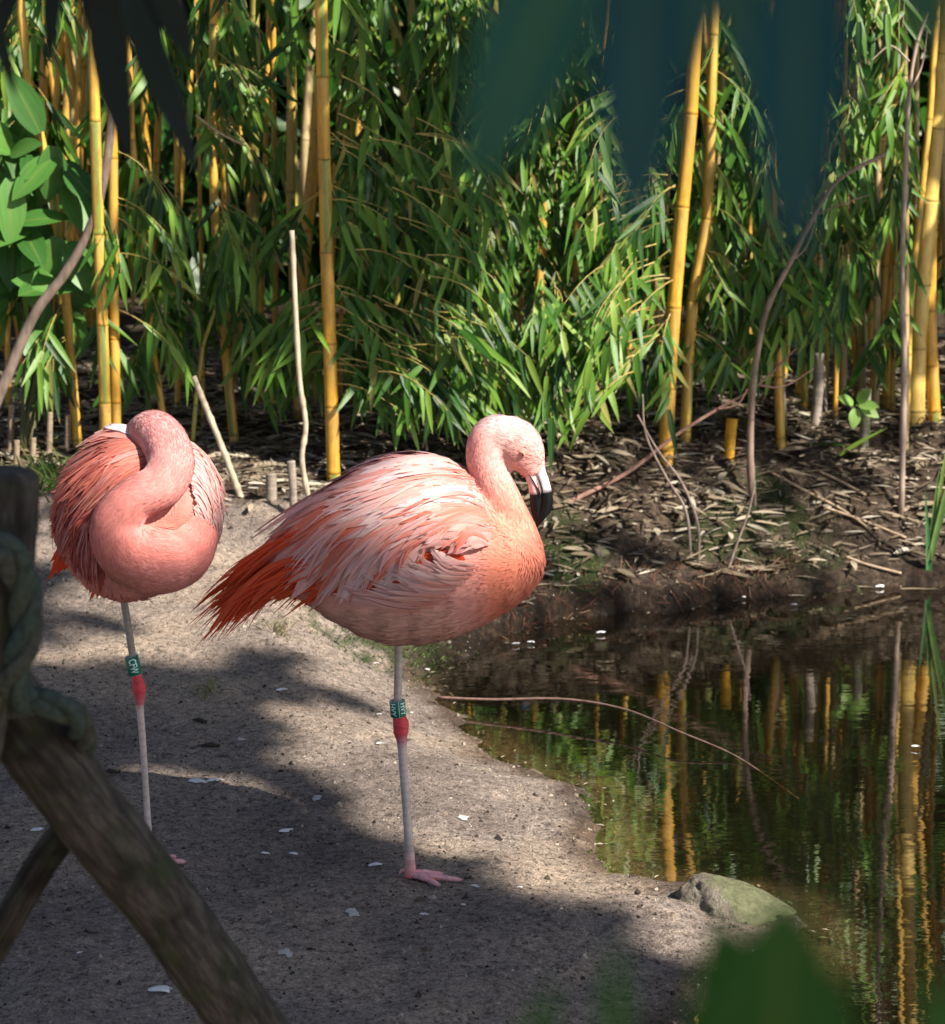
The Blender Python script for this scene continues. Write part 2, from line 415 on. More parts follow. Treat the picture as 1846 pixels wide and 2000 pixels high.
tag(ground, kind='structure')
at_ = ground.data.attributes.new('Silt', 'FLOAT', 'POINT')
at_.data.foreach_set('value', np.maximum(sm(-.03, -.22, gd + nz_ * .1), sm(.0, -.06, gd) * sm(5.9, 6.4, gy)).astype(np.float32).ravel())
wv = np.array([(-.6, 2.0, 0), (8, 2.0, 0), (8, 8.4, 0), (-.6, 8.4, 0)], float)
water = npmesh('pond_water', wv, [(0, 1, 2, 3)], M_WATER, smooth=False); tag(water, kind='structure')

# ------------------------------------------------------------------ leaf templates
def leaf_template(hw=.095, droop=.12, fold=.22, n=6, twist=0.0, belly=.35):
    vs = []; uv = []
    for i in range(n + 1):
        t = i / n
        w = hw * (math.sin(math.pi * min(1, (t * .93 + .07)) ** (.62 if belly < .4 else .9))) ** .8 if t < 1 else 0.0
        z = -droop * t * t; a = twist * t
        for s in (-1, 0, 1):
            x = s * w; zz = abs(s) * w * fold
            vs.append((x * math.cos(a) - zz * math.sin(a), t, z + x * math.sin(a) + zz * math.cos(a))); uv.append((.5 + .5 * s, t))
    fs = []
    for i in range(n):
        for j in (0, 1):
            k = i * 3 + j; fs.append((k, k + 1, k + 4, k + 3))
    return np.array(vs), fs, np.array(uv)
BAMBOO_T = [leaf_template(.066, .10, .25, 6, .2), leaf_template(.078, .22, .2, 6, -.4), leaf_template(.060, .02, .3, 6, .5), leaf_template(.072, -.06, .25, 6, -.15)]
def template_mesh(name, T, m):
    me = bpy.data.meshes.new(name); me.from_pydata(T[0].tolist(), [], T[1]); me.materials.append(m)
    li = np.empty(len(me.loops), np.int32); me.loops.foreach_get('vertex_index', li)
    me.uv_layers.new(name='UVMap').data.foreach_set('uv', T[2][li].astype(np.float32).ravel())
    me.polygons.foreach_set('use_smooth', np.ones(len(me.polygons), bool)); return me
BAMBOO_ME = [template_mesh('leaf', T, M_LEAF) for T in BAMBOO_T]
def basis(d, n):
    d = Vector(d).normalized(); n = Vector(n); n = n - d * n.dot(d)
    if n.length < 1e-4: n = d.orthogonal()
    n.normalize(); s = d.cross(n)
    return Matrix((s, d, n)).transposed()          # columns: side, along, normal
def leaf_mass(name, items, temps, m, parent=None, origin=(0, 0, 0)):
    """items: (template index, 3x3 Matrix, location, length, value) joined into one mesh"""
    Vs = []; Fs = []; Us = []; Cs = []; k = 0
    for ti, R, p, L, val in items:
        T = temps[ti]
        v = (T[0] * L) @ np.array(R).T + np.array(p) - np.array(origin)
        Vs.append(v); Us.append(T[2]); Cs.append(np.full((len(v), 3), val))
        Fs += [tuple(i + k for i in f) for f in T[1]]; k += len(v)
    return npmesh(name, np.concatenate(Vs), Fs, m, parent, np.concatenate(Cs), np.concatenate(Us), loc=None if parent else origin)
def leaf_object(name, me, R, p, L, parent=None, origin=(0, 0, 0)):
    o = bpy.data.objects.new(name, me); COL.objects.link(o)
    if parent is not None: o.parent = parent
    M = Matrix.Translation(Vector(p) - Vector(origin)) @ (R.to_4x4() @ Matrix.Scale(L, 4))
    o.matrix_basis = M
    return o
def rv(a=1.0): return Vector((rng.uniform(-a, a), rng.uniform(-a, a), rng.uniform(-a, a)))

# ------------------------------------------------------------------ bamboo
YEL = (.57, .295, .028); GOLD = (.61, .35, .05); TAN = (.42, .31, .15); OLIVE = (.34, .30, .06); GREY = (.26, .22, .17)
STRIPE = (.16, .22, .03)
def culm_mesh(mb, path, r0, r1, col, spacing=.22, first=.06, stripes=True, top_cap=True):
    path = [Vector(p) for p in path]
    L = [0]
    for a, b in zip(path, path[1:]): L.append(L[-1] + (b - a).length)
    tot = L[-1]
    def at(s):
        s = min(max(s, 0), tot)
        for i in range(len(L) - 1):
            if s <= L[i + 1] or i == len(L) - 2:
                f = (s - L[i]) / max(1e-6, L[i + 1] - L[i]); return path[i].lerp(path[i + 1], f)
    stations = [(0.0, 1.0, 1.0, 0)]
    s = first; k = 0
    while s < tot - .02:
        for ds, rr, dk in ((-.010, 1.0, 1.0), (-.003, 1.07, .95), (0, .97, .22), (.003, 1.08, .8), (.011, 1.0, 1.04), (.03, .985, 1.0)):
            stations.append((s + ds, rr, dk, k + (ds > 0)))
        k += 1; s += spacing * rng.uniform(.8, 1.2) * (1 + .25 * k if k < 4 else 1.9)
    stations.append((tot, 1.0, 1.001, k))
    seg = 12; vs = []; cs = []; fs = []; uv = []
    a = Vector((1, 0, 0)); ph = rng.uniform(0, seg)
    shade = [rng.uniform(.85, 1.1) for _ in range(k + 3)]; gr = [rng.random() < .55 for _ in range(k + 3)]
    side = [int(ph + (j % 2) * seg / 2) % seg for j in range(k + 3)]
    for si, (s, rr, dk, kk) in enumerate(stations):
        p = at(s); t = (at(s + .02) - at(s - .02)).normalized()
        a = (a - t * a.dot(t)).normalized(); b = t.cross(a)
        r = (r0 + (r1 - r0) * s / tot) * rr
        for j in range(seg):
            an = 2 * math.pi * j / seg
            vs.append(p + (a * math.cos(an) + b * math.sin(an)) * r)
            c = col
            if stripes and gr[kk] and (j - side[kk]) % seg in (0, 1): c = STRIPE
            bl = .2 if rr == 1.0 and dk == 1.0 and 0 < si else 0
            cs.append(tuple(x * dk * shade[kk] * (1 - bl) + bl * y_ for x, y_ in zip(c, (.50, .42, .22)))); uv.append((j / seg, s))
    n = len(stations)
    for i in range(n - 1):
        for j in range(seg):
            j2 = (j + 1) % seg; fs.append((i * seg + j, i * seg + j2, (i + 1) * seg + j2, (i + 1) * seg + j))
    if top_cap: fs.append(tuple(range((n - 1) * seg, n * seg)))
    mb.add(vs, fs, cs, 0, uv)

# label, [(px,py) from the base upwards], width in px, colour, distance (None: where the base meets the ground), cut top
CANES = [
 ('thick golden bamboo cane standing bare from ground to top behind the standing flamingo\'s back', [(652, 945), (645, 700), (636, 420), (631, 200), (627, 0)], 27, YEL, None, False),
 ('golden bamboo cane with green stripe rising just behind the sleeping flamingo\'s head', [(208, 915), (203, 720), (194, 480), (187, 300), (184, 100)], 23, GOLD, None, False),
 ('smooth golden bamboo cane, right-hand one of the pair behind the sleeping flamingo', [(229, 912), (224, 700), (221, 450), (221, 250), (224, 60)], 21, YEL, None, False),
 ('slim golden bamboo cane leaning outwards beside the pair behind the sleeping flamingo', [(330, 880), (302, 700), (283, 540), (268, 380), (256, 230), (250, 60)], 14, YEL, None, False),
 ('short-jointed bamboo cane leaning over the broad-leaved laurel', [(150, 780), (118, 470), (78, 270), (52, 130), (38, -20)], 19, GOLD, 8.1, False),
 ('mottled golden bamboo cane behind the small hanging dry sprig', [(458, 800), (430, 560), (416, 330), (416, 120), (420, -20)], 19, GOLD, 8.3, False),
 ('mottled pale bamboo cane left of the thickest bare cane', [(585, 830), (574, 560), (566, 300), (572, 120), (564, -30)], 19, (.46, .31, .07), 8.6, False),
 ('thick golden bamboo cane rising by the leaning brown twig', [(1300, 900), (1306, 760), (1315, 620), (1326, 470), (1340, 330), (1352, 180), (1360, 0)], 29, YEL, None, False),
 ('golden bamboo cane close behind the thick cane by the leaning twig', [(1338, 862), (1345, 700), (1356, 560), (1380, 430), (1390, 200), (1395, 0)], 22, (.55, .33, .05), None, False),
 ('golden bamboo cane with leafless foot standing between the sapling and a grey stump', [(1526, 874), (1521, 760), (1519, 600), (1512, 400), (1508, 100)], 19, YEL, None, False),
 ('golden bamboo cane leaning behind the blurred hanging leaves', [(1560, 800), (1585, 560), (1605, 300), (1622, 140), (1640, -20)], 22, YEL, 8.9, False),
 ('straight golden bamboo cane crossing behind the pale thin sapling\'s leaves', [(1680, 780), (1664, 560), (1662, 400), (1668, 250), (1676, 0)], 17, GOLD, 9.0, False),
 ('golden bamboo cane leaning towards the thin pale sapling', [(1700, 760), (1722, 600), (1736, 420), (1748, 250), (1756, 0)], 17, YEL, 8.8, False),
 ('thickest pale gold bamboo cane at the pond\'s reed end, green striped', [(1788, 820), (1790, 700), (1797, 590), (1812, 420), (1832, 200), (1850, 0)], 38, (.62, .42, .10), None, False),
 ('golden bamboo cane behind the thickest pale one by the reeds', [(1828, 770), (1815, 560), (1825, 330), (1838, 100), (1842, 0)], 26, YEL, 8.7, False),
 ('thin golden bamboo cane bowed beside the thickest pale one', [(1772, 800), (1778, 600), (1800, 380), (1822, 160), (1830, 0)], 14, GOLD, 8.6, False),
 ('golden bamboo cane showing between hanging blurred leaves above the flamingo\'s bill', [(1040, 860), (1052, 600), (1066, 300), (1076, 170), (1090, 0)], 19, GOLD, 8.8, False),
 ('bamboo cane buried in the densest leaves behind the standing flamingo', [(880, 880), (872, 600), (858, 300), (850, 0)], 20, OLIVE, 8.5, False),
 ('slim bamboo cane glimpsed through leaves right of the thickest bare cane', [(742, 820), (728, 560), (700, 300), (690, 100), (688, -20)], 16, YEL, 8.9, False),
 ('slim bamboo cane with brown foot behind the drooping leaf cluster', [(1292, 800), (1290, 700), (1283, 560), (1276, 420), (1270, 200)], 15, TAN, 8.7, False),
 ('thin bamboo cane glowing between the leaf cluster and thick leaning cane', [(1232, 830), (1226, 600), (1222, 450), (1216, 200)], 14, YEL, 8.9, False),
 ('slim bamboo cane right of the thick leaning cane, half hidden by leaves', [(1462, 800), (1464, 560), (1458, 280), (1466, 60)], 15, YEL, 9.0, False),
 ('slim golden bamboo cane in shade behind the sprig of dry twigs', [(360, 800), (352, 560), (346, 300), (344, 60)], 13, YEL, 9.2, False),
 ('thin green bamboo shoot leaning behind the sleeping flamingo\'s right wing', [(372, 815), (392, 700), (420, 610), (444, 540)], 9, (.42, .40, .07), 8.2, True),
]
RN = random.Random(3)
for i in range(12):
    x = 1575 + i * 19 + RN.uniform(-6, 6); dx = RN.uniform(-12, 22)
    CANES.append(('slim golden bamboo cane crowding behind the thin pale sapling', [(x, 800 - RN.uniform(0, 30)), (x + dx * .4, 560), (x + dx, 300), (x + dx * 1.6, 0)], RN.uniform(10, 18), RN.choice([YEL, GOLD, YEL, TAN]), RN.uniform(8.45, 9.0), False))
for i in range(9):
    x = [352, 392, 448, 505, 540, 668, 700, 135, 20][i] + RN.uniform(-6, 6); dx = RN.uniform(-16, 12)
    CANES.append(('slim golden bamboo cane standing in the dark gaps beside the thickest bare cane', [(x, 810 - RN.uniform(0, 30)), (x + dx * .4, 560), (x + dx, 300), (x + dx * 1.6, 0)], RN.uniform(8, 13), RN.choice([YEL, GOLD, YEL]), RN.uniform(8.4, 9.0), False))
CANES.append(CANES.pop(23))          # the thin shoot stays last
plants = []
for lab, pxs, wpx, col, Y, cut in CANES:
    if Y is None: Y = G(*pxs[0]).y
    pts = [P(x, y, Y) for x, y in pxs]
    b = pts[0]; b.z = min(b.z, hz(b.x, Y)); pts[0] = Vector((b.x, Y, hz(b.x, Y) - .03))
    if pts[1].z <= pts[0].z: pts.pop(1)
    if not cut:
        d = (pts[-1] - pts[-2]).normalized(); d.z = max(d.z, .6)
        pts.append(pts[-1] + d * .6); pts.append(pts[-1] + d * .7 + Vector((rng.uniform(-.1, .1), rng.uniform(-.1, .1), 0)))
    base = Vector((pts[0].x, Y, hz(pts[0].x, Y)))
    e = empty('bamboo', base, lab, 'bamboo', 'golden bamboo along the bank')
    mb = MB(); r = wpx / FPX * Y / 2
    path = [Vector(p) for p in spline(pts, 24)]
    culm_mesh(mb, path, r * 1.02, r * .8, col, spacing=.17 if wpx > 12 else .12)
    mb.build('culm', M_CULM, e, base)
    plants.append(dict(e=e, base=base, path=path, Y=Y, leaves=[], twigs=MB(), w=wpx))
# canes deeper in the thicket
for i in range(74):
    Y = rng.uniform(9.1, 11.8); x = rng.uniform(-.22, .22) * Y
    if i >= 60: x = rng.choice((-1, 1)) * rng.uniform(1.95, 2.8); Y = rng.uniform(8.3, 9.5)
    b = Vector((x, Y, hz(x, Y) - .03)); ln = Vector((rng.uniform(-.12, .12), rng.uniform(-.1, .1), 1))
    r = rng.uniform(.011, .024); mb = MB()
    culm_mesh(mb, [b, b + ln * 1.2, b + ln * 2.3 + Vector((rng.uniform(-.1, .1), 0, 0)), b + ln * 3.1], r, r * .75,
              rng.choice([YEL, GOLD, YEL, OLIVE, TAN]), .2)
    tag(mb.build('bamboo_cane', M_CULM, None, b), 'slim bamboo cane deep in the shade of the thicket', 'bamboo', 'canes deep in the thicket')

# leaf sprays: photograph area, number of sprays, distance range
CLUST = [(850, 200, 190, 240, 95, 7.9, 8.9), (820, 520, 190, 240, 90, 7.8, 8.8), (1080, 500, 170, 260, 95, 7.7, 8.6), (1110, 700, 150, 120, 55, 7.6, 8.2),
         (960, 740, 120, 100, 34, 7.6, 8.2), (735, 560, 70, 200, 26, 7.8, 8.6), (1010, 120, 160, 160, 45, 8.0, 8.9), (1200, 250, 120, 240, 40, 8.1, 8.9),
         (310, 500, 160, 110, 36, 7.8, 8.3), (110, 200, 120, 200, 34, 8.0, 8.6), (120, 700, 80, 80, 9, 7.8, 8.1), (430, 80, 170, 130, 40, 8.0, 8.7),
         (490, 300, 80, 200, 24, 8.0, 8.7), (530, 560, 120, 130, 25, 7.9, 8.5), (330, 650, 120, 70, 10, 7.9, 8.3), (700, 60, 90, 100, 20, 8.0, 8.8),
         (1420, 250, 100, 260, 50, 8.2, 9.0), (1430, 600, 120, 150, 44, 8.1, 8.8), (1690, 140, 90, 170, 34, 8.1, 8.8), (1690, 440, 130, 130, 30, 8.3, 8.9),
         (1570, 560, 90, 120, 26, 8.1, 8.8), (1660, 650, 110, 70, 8, 8.4, 8.8), (1260, 760, 70, 90, 14, 7.9, 8.3), (520, 730, 80, 60, 8, 8.0, 8.4), (50, 480, 60, 200, 10, 8.1, 8.6),
         (420, 690, 110, 90, 15, 7.9, 8.4), (560, 700, 90, 90, 15, 7.9, 8.4), (740, 740, 80, 70, 14, 7.8, 8.3), (250, 730, 80, 60, 7, 8.0, 8.4), (850, 780, 90, 60, 14, 7.7, 8.1)]
LEAVES = []          # (Y, plant, template, matrix, pos, length, value)
def spray(p, plant, n, size, front=True):
    e = plant
    # twig: from somewhere near the cane, arching over and hanging
    tgt = min(e['path'], key=lambda q: (q - (p + Vector((0, 0, .18)))).length)
    dirc = (tgt - p); dirc.z = 0
    if dirc.length > .26: dirc *= .26 / dirc.length
    s = p + dirc + Vector((0, 0, rng.uniform(.08, .2)))
    mid = p.lerp(s, .45) + Vector((0, 0, .06)) + rv(.03)
    tw = bez(s, mid, p, 6)
    e['twigs'].tube(tw, [.0028, .0024, .002, .0017, .0014, .001], 4, (.40, .31, .09), cap=False)
    main = (p - mid).normalized()
    splay = rng.choice((.7, 1.0, 1.6, 2.2)); tone = rng.gauss(0, .14)
    for k in range(n):
        f = .35 + .65 * k / max(1, n - 1)
        q = tw[0].lerp(tw[1], 0); idx = f * 5; i = min(4, int(idx)); q = tw[i].lerp(tw[i + 1], idx - i)
        side = Vector((rng.choice((-1, 1)) * rng.uniform(.3, 1.0), rng.uniform(-.7, .25), rng.uniform(-.3, .25))) * splay
        d = main * .6 + side * (.68 if k < n - 1 else .2) + Vector((0, 0, -.75)) 
        nrm = Vector((rng.uniform(-.6, .9), -1, rng.uniform(.1, 1.0)))
        L = size * rng.uniform(.7, 1.25)
        val = min(1, max(0, rng.gauss(.46 + tone, .17))) if rng.random() > .05 else 1.0
        LEAVES.append((q.y, e, rng.randrange(4), basis(d, nrm), q, L, val))
for px, py, rx, ry, n, y0, y1 in CLUST:
    for _ in range(n):
        while True:
            u, v = rng.uniform(-1, 1), rng.uniform(-1, 1)
            if u * u + v * v < 1: break
        Y = rng.uniform(y0, y1); p = P(px + u * rx, py + v * ry, Y)
        if p.z < hz(p.x, p.y) + .16: continue
        if any(abs(np.interp(-proj(np.array(p))[1], [-a[1] for a in c_[1]], [a[0] for a in c_[1]]) - proj(np.array(p))[0]) < c_[2] * .5 + 30 for c_ in CANES[:8]) and rng.random() < .5: continue
        pl = min(plants[:-1], key=lambda e: abs(e['base'].x + (e['path'][14].x - e['base'].x) * .5 - p.x) + .6 * abs(e['Y'] - Y))
        spray(p, pl, rng.randint(5, 8), .148)
# sprays deeper in, and ones added overhead above the frame to block the sky
for _ in range(190):
    Y = rng.uniform(9.0, 11.0); x = rng.uniform(-.26, .26) * Y
    p = Vector((x, Y, rng.uniform(.75, 2.3)))
    spray(p, min(plants[:-1], key=lambda e: abs(e['base'].x - x)), 6, .14)
for _ in range(90):
    Y = rng.uniform(9.2, 11.5); x = rng.uniform(-.05, .22) * Y
    spray(Vector((x, Y, hz(x, Y) + rng.uniform(.15, .8))), min(plants[:-1], key=lambda e: abs(e['base'].x - x)), 6, .15)
for _ in range(420):
    Y = rng.uniform(8.4, 11.5); x = rng.uniform(-2.4, 2.6)
    p = Vector((x, Y, rng.uniform(2.25, 3.3)))
    spray(p, min(plants[:-1], key=lambda e: abs(e['base'].x - x)), 6, .17)
single = {}
LEAVES.sort(key=lambda t: t[0])
nsing = 0
for Y, e, ti, R, p, L, val in LEAVES:
    x, y = proj(np.array(p)); k = id(e)
    if Y < 8.45 and -20 < x < 1866 and -20 < y < 1000 and single.get(k, 0) < 120 and nsing < 1500:
        leaf_object('leaf', BAMBOO_ME[ti], R, p, L, e['e'], e['base']); single[k] = single.get(k, 0) + 1; nsing += 1
    else: e['leaves'].append((ti, R, p, L, val))
for e in plants:
    if e['leaves']:
        tag(leaf_mass('foliage', e['leaves'], BAMBOO_T, M_LEAFM, e['e'], e['base']), kind='stuff')
    if e['twigs'].v:
        tag(e['twigs'].build('twigs', M_CULM, e['e'], e['base']), kind='stuff')
# evergreen hedge added behind the thicket to block sky and keep gaps dark
items = []
HB = Vector((0, 12.6, hz(0, 12.6)))
for _ in range(11000):
    p = Vector((rng.uniform(-4.5, 4.5), 12.3 + rng.uniform(0, .8), HB.z + rng.uniform(0, 3.6)))
    items.append((rng.randrange(4), basis(rv() + Vector((0, -.3, -.5)), Vector((0, -1, .6)) + rv(.6)), p, rng.uniform(.2, .36), rng.uniform(0, .3)))
he = empty('hedge', HB, 'dark evergreen hedge filling the gaps behind the bamboo', 'hedge')
tag(leaf_mass('foliage', items, [leaf_template(.26, .1, .2, 5)] * 4, M_LEAFM, he, HB), kind='stuff')
mb = MB()
for i in range(10):
    x = -4 + i * .9; mb = MB(); b = Vector((x, 12.7, hz(x, 12.7)))
    mb.tube([b, b + Vector((.05, 0, 1.2)), b + Vector((0, .05, 3.2))], [.05, .04, .02], 8, (.05, .04, .03)); mb.build('trunk', M_WOOD, he, HB)
# ------------------------------------------------------------------ flamingos
def loft(mb, secs, seg=22, col=(1, 1, 1)):
    """secs: (centre Vector, axis a Vector (half extent), axis b Vector (half extent))"""
    vs = []; fs = []
    for c, a, b in secs:
        for j in range(seg):
            t = 2 * math.pi * j / seg; vs.append(c + a * math.cos(t) + b * math.sin(t))
    n = len(secs)
    for i in range(n - 1):
        for j in range(seg):
            j2 = (j + 1) % seg; fs.append((i * seg + j, i * seg + j2, (i + 1) * seg + j2, (i + 1) * seg + j))
    fs.append(tuple(range(seg))[::-1]); fs.append(tuple(range((n - 1) * seg, n * seg)))
    mb.add(vs, fs, col)
def remesh(mb, vox, it=8):
    o = mb.build('tmp', M_PLUM)
    md = o.modifiers.new('r', 'REMESH'); md.mode = 'VOXEL'; md.voxel_size = vox
    s = o.modifiers.new('s', 'SMOOTH'); s.iterations = it; s.factor = .5
    dg = bpy.context.evaluated_depsgraph_get()
    me = bpy.data.meshes.new_from_object(o.evaluated_get(dg))
    V = np.empty(len(me.vertices) * 3); me.vertices.foreach_get('co', V); V = V.reshape(-1, 3)
    F = [tuple(p.vertices) for p in me.polygons]
    me.calc_loop_triangles()
    T = np.empty(len(me.loop_triangles) * 3, np.int32); me.loop_triangles.foreach_get('vertices', T); T = T.reshape(-1, 3)
    bpy.data.objects.remove(o); bpy.data.meshes.remove(me)
    return V, F, T
def down_blades(V, T, n, flow, size, colf, keep=None):
    """short overlapping contour feathers laid over the skin"""
    a, b, c = V[T[:, 0]], V[T[:, 1]], V[T[:, 2]]
    nn = np.cross(b - a, c - a); ar = np.linalg.norm(nn, axis=1); nn /= ar[:, None] + 1e-12
    i = nr.choice(len(T), n, p=ar / ar.sum())
    u = nr.random((n, 2)); f = u.sum(1) > 1; u[f] = 1 - u[f]
    p = a[i] + (b - a)[i] * u[:, :1] + (c - a)[i] * u[:, 1:]
    N_ = nn[i]
    if keep is not None:
        k = keep(p); p = p[k]; N_ = N_[k]
    d = flow(p) + nr.normal(0, .10, p.shape)
    d = d - N_ * (d * N_).sum(1, keepdims=True); d /= np.linalg.norm(d, axis=1, keepdims=True) + 1e-9
    s = np.cross(d, N_)
    L, w, lift = size(p); n = len(p)
    L = L * nr.uniform(.7, 1.3, n); w = w * nr.uniform(.7, 1.3, n); lift = lift * nr.uniform(.4, 1.4, n)
    L, w, lift = L[:, None], w[:, None], lift[:, None]
    cl = colf(p) * nr.uniform(.92, 1.08, (n, 1)) 
    q = p - N_ * .0004
    v = np.stack([q - s * w * .5, q + s * w * .5, p + d * L * .55 - s * w * .5 + N_ * lift * .8, p + d * L * .55 + s * w * .5 + N_ * lift * .8, p + d * L + N_ * lift * .9], 1)
    k = np.arange(n)[:, None] * 5
    F = [tuple(r) for r in (k + np.array([[0, 1, 3, 2]])).tolist()] + [tuple(r) for r in (k + np.array([[2, 3, 4]])).tolist()]
    uv = np.tile(np.array([(0, 0), (1, 0), (0, .55), (1, .55), (.5, 1)], float), (n, 1)).reshape(n, 5, 2) + nr.random((n, 1, 2)) * 20
    c4 = np.repeat(np.clip(cl, 0, 1)[:, None], 5, 1); c4[:, :2] *= .86
    return v.reshape(-1, 3), F, c4.reshape(-1, 3), uv.reshape(-1, 2)
def feather_strip(pts, nrm, hw, c0, c1, edge, fray=0.0, n_across=5, cup=.25):
    """one feather: vane either side of a shaft, rounded or frayed tip"""
    n = len(pts); vs = []; cs = []; uv = []; fs = []
    r0 = rng.random() * 30
    for i in range(n):
        t = i / (n - 1)
        prof = min(1, .35 + 2.4 * t) * (1 - max(0, (t - .62) / .38) ** 2.4 * .97)
        tg = (pts[min(i + 1, n - 1)] - pts[max(i - 1, 0)]).normalized(); s = tg.cross(nrm[i]).normalized(); nn = s.cross(tg)
        for j in range(n_across):
            x = -1 + 2 * j / (n_across - 1)
            wj = hw * prof * (1 + fray * rng.uniform(-.5, .5) * t)
            back = -abs(x) * hw * .35 * t
            lift = fray * hw * rng.uniform(-.5, .5) * t
            vs.append(pts[i] + s * x * wj + tg * (back + fray * hw * rng.uniform(-1, 1) * (t > .6)) + nn * (hw * cup * .6 * (1 - x * x) + lift))
            c = [c0[k] + (c1[k] - c0[k]) * (t ** 1.3) for k in range(3)]
            e = abs(x) ** 2 * .55
            cs.append([c[k] * (1 - e) + edge[k] * e for k in range(3)]); uv.append((r0 + .5 + x * .5, r0 + t))
    for i in range(n - 1):
        for j in range(n_across - 1):
            k = i * n_across + j; fs.append((k, k + 1, k + n_across + 1, k + n_across))
    return vs, fs, cs, uv
def jit(c, a=.1):
    k = rng.uniform(1 - a, 1 + a); return tuple(min(.9, x * k * rng.uniform(.96, 1.04)) for x in c)
PALE = (.75, .45, .42); PINK = (.72, .33, .29); SALM = (.70, .22, .16); ORNG = (.68, .12, .05); RED = (.68, .075, .020); WHT = (.78, .58, .57)
def feather_rows(rows, bvh, parent, origin, Y0, limit=290, mirror=True):
    """lay rows of feathers over the body; each row interpolates between key feathers drawn as root, bend, tip"""
    far = MB(); cnt = 0
    for row in rows:
        keys = row['keys']; n = row['n']
        for i in range(n):
            f = (i + rng.uniform(-.4, .4)) / max(1, n - 1) * (len(keys) - 1); f = min(max(f, 0), len(keys) - 1 - 1e-6)
            k = int(f); g = f - k
            J = row.get('jit', 14)
            tri = [((1 - g) * keys[k][m][0] + g * keys[k + 1][m][0] + rng.uniform(-J, J) * (.5 + .5 * m), (1 - g) * keys[k][m][1] + g * keys[k + 1][m][1] + rng.uniform(-J, J) * (.5 + .5 * m)) for m in range(3)]
            sh = rng.uniform(*row.get('len', (.8, 1.1)))
            tri = [tri[0]] + [(tri[0][0] + (q[0] - tri[0][0]) * sh, tri[0][1] + (q[1] - tri[0][1]) * sh) for q in tri[1:]]
            img = bez((*tri[0], 0), (*tri[1], 0), (*tri[2], 0), row.get('seg', 8))
            pts = []; nrm = []; lastY = None
            off = row['off'] + rng.uniform(0, .004)
            dd = row.get('depth')
            base_y = Y0 + rng.uniform(*dd) if dd else None
            for m, q in enumerate(img):
                t = m / (len(img) - 1)
                if base_y is not None:
                    pts.append(P(q.x, q.y, base_y + row.get('spread', 0) * t * (base_y - Y0))); nrm.append(Vector((0, -1, .45)).normalized()); continue
                d = ray(q.x, q.y).normalized()
                hit = bvh.ray_cast(Vector((0, 0, CAMZ)), d)
                if hit[0] is not None:
                    nn = hit[1]; nn = nn if nn.dot(d) < 0 else -nn
                    pt = hit[0] + nn * (off + row.get('lift', .006) * t * t); lastY = pt.y; ln = nn
                elif row.get('wrap'):
                    pt0 = P(q.x, q.y, lastY if lastY else Y0); co, nn, _i, _d = bvh.find_nearest(pt0)
                    if nn.dot(co - pt0) > 0: nn = -nn
                    pt = co + nn * off; ln = nn
                    if lastY is None: lastY = Y0
                else:
                    if lastY is None: lastY = Y0; ln = Vector((0, -1, .3))
                    pt = P(q.x, q.y, lastY); nn = ln
                pts.append(pt); nrm.append(nn)
            # soften depth jumps
            for _ in range(2):
                for m in range(1, len(pts) - 1):
                    pts[m] = pts[m].lerp((pts[m - 1] + pts[m + 1]) / 2, .5)
            hw = row['w'] / FPX * Y0 / 2 * rng.uniform(.75, 1.2)
            tone = float(vnoise(tri[0][0] * .6 + tri[2][0], tri[2][1] + tri[0][1] * .6, .030, 55)); tone = min(.999, max(0, (tone - .5) * 1.7 + .5))
            c0, c1, ed = (jit(row[c][int(tone * len(row[c]))] if rng.random() < .75 else rng.choice(row[c])) for c in ('c0', 'c1', 'edge'))
            vs, fs, cs, uv = feather_strip(pts, nrm, hw, c0, c1, ed, row.get('fray', .12), cup=row.get('cup', .22))
            if cnt < limit and not row.get('stuff'):
                mb = MB(); mb.add(vs, fs, cs, 0, uv); mb.build('feather', M_FEATHER, parent, origin); cnt += 1
            else: far.add(vs, fs, cs, 0, uv)
            if mirror and base_y is None:
                far.add([(v.x, 2 * Y0 - v.y, v.z) for v in vs], [tuple(reversed(q)) for q in fs], cs, 0, uv)
    if far.v: tag(far.build('plumage', M_FEATHER, parent, origin), kind='stuff')
    print('feathers', cnt)
LEGC = (.40, .34, .29); LEGP = (.46, .38, .36); JOINT = (.62, .045, .065); FOOTP = (.76, .36, .38)
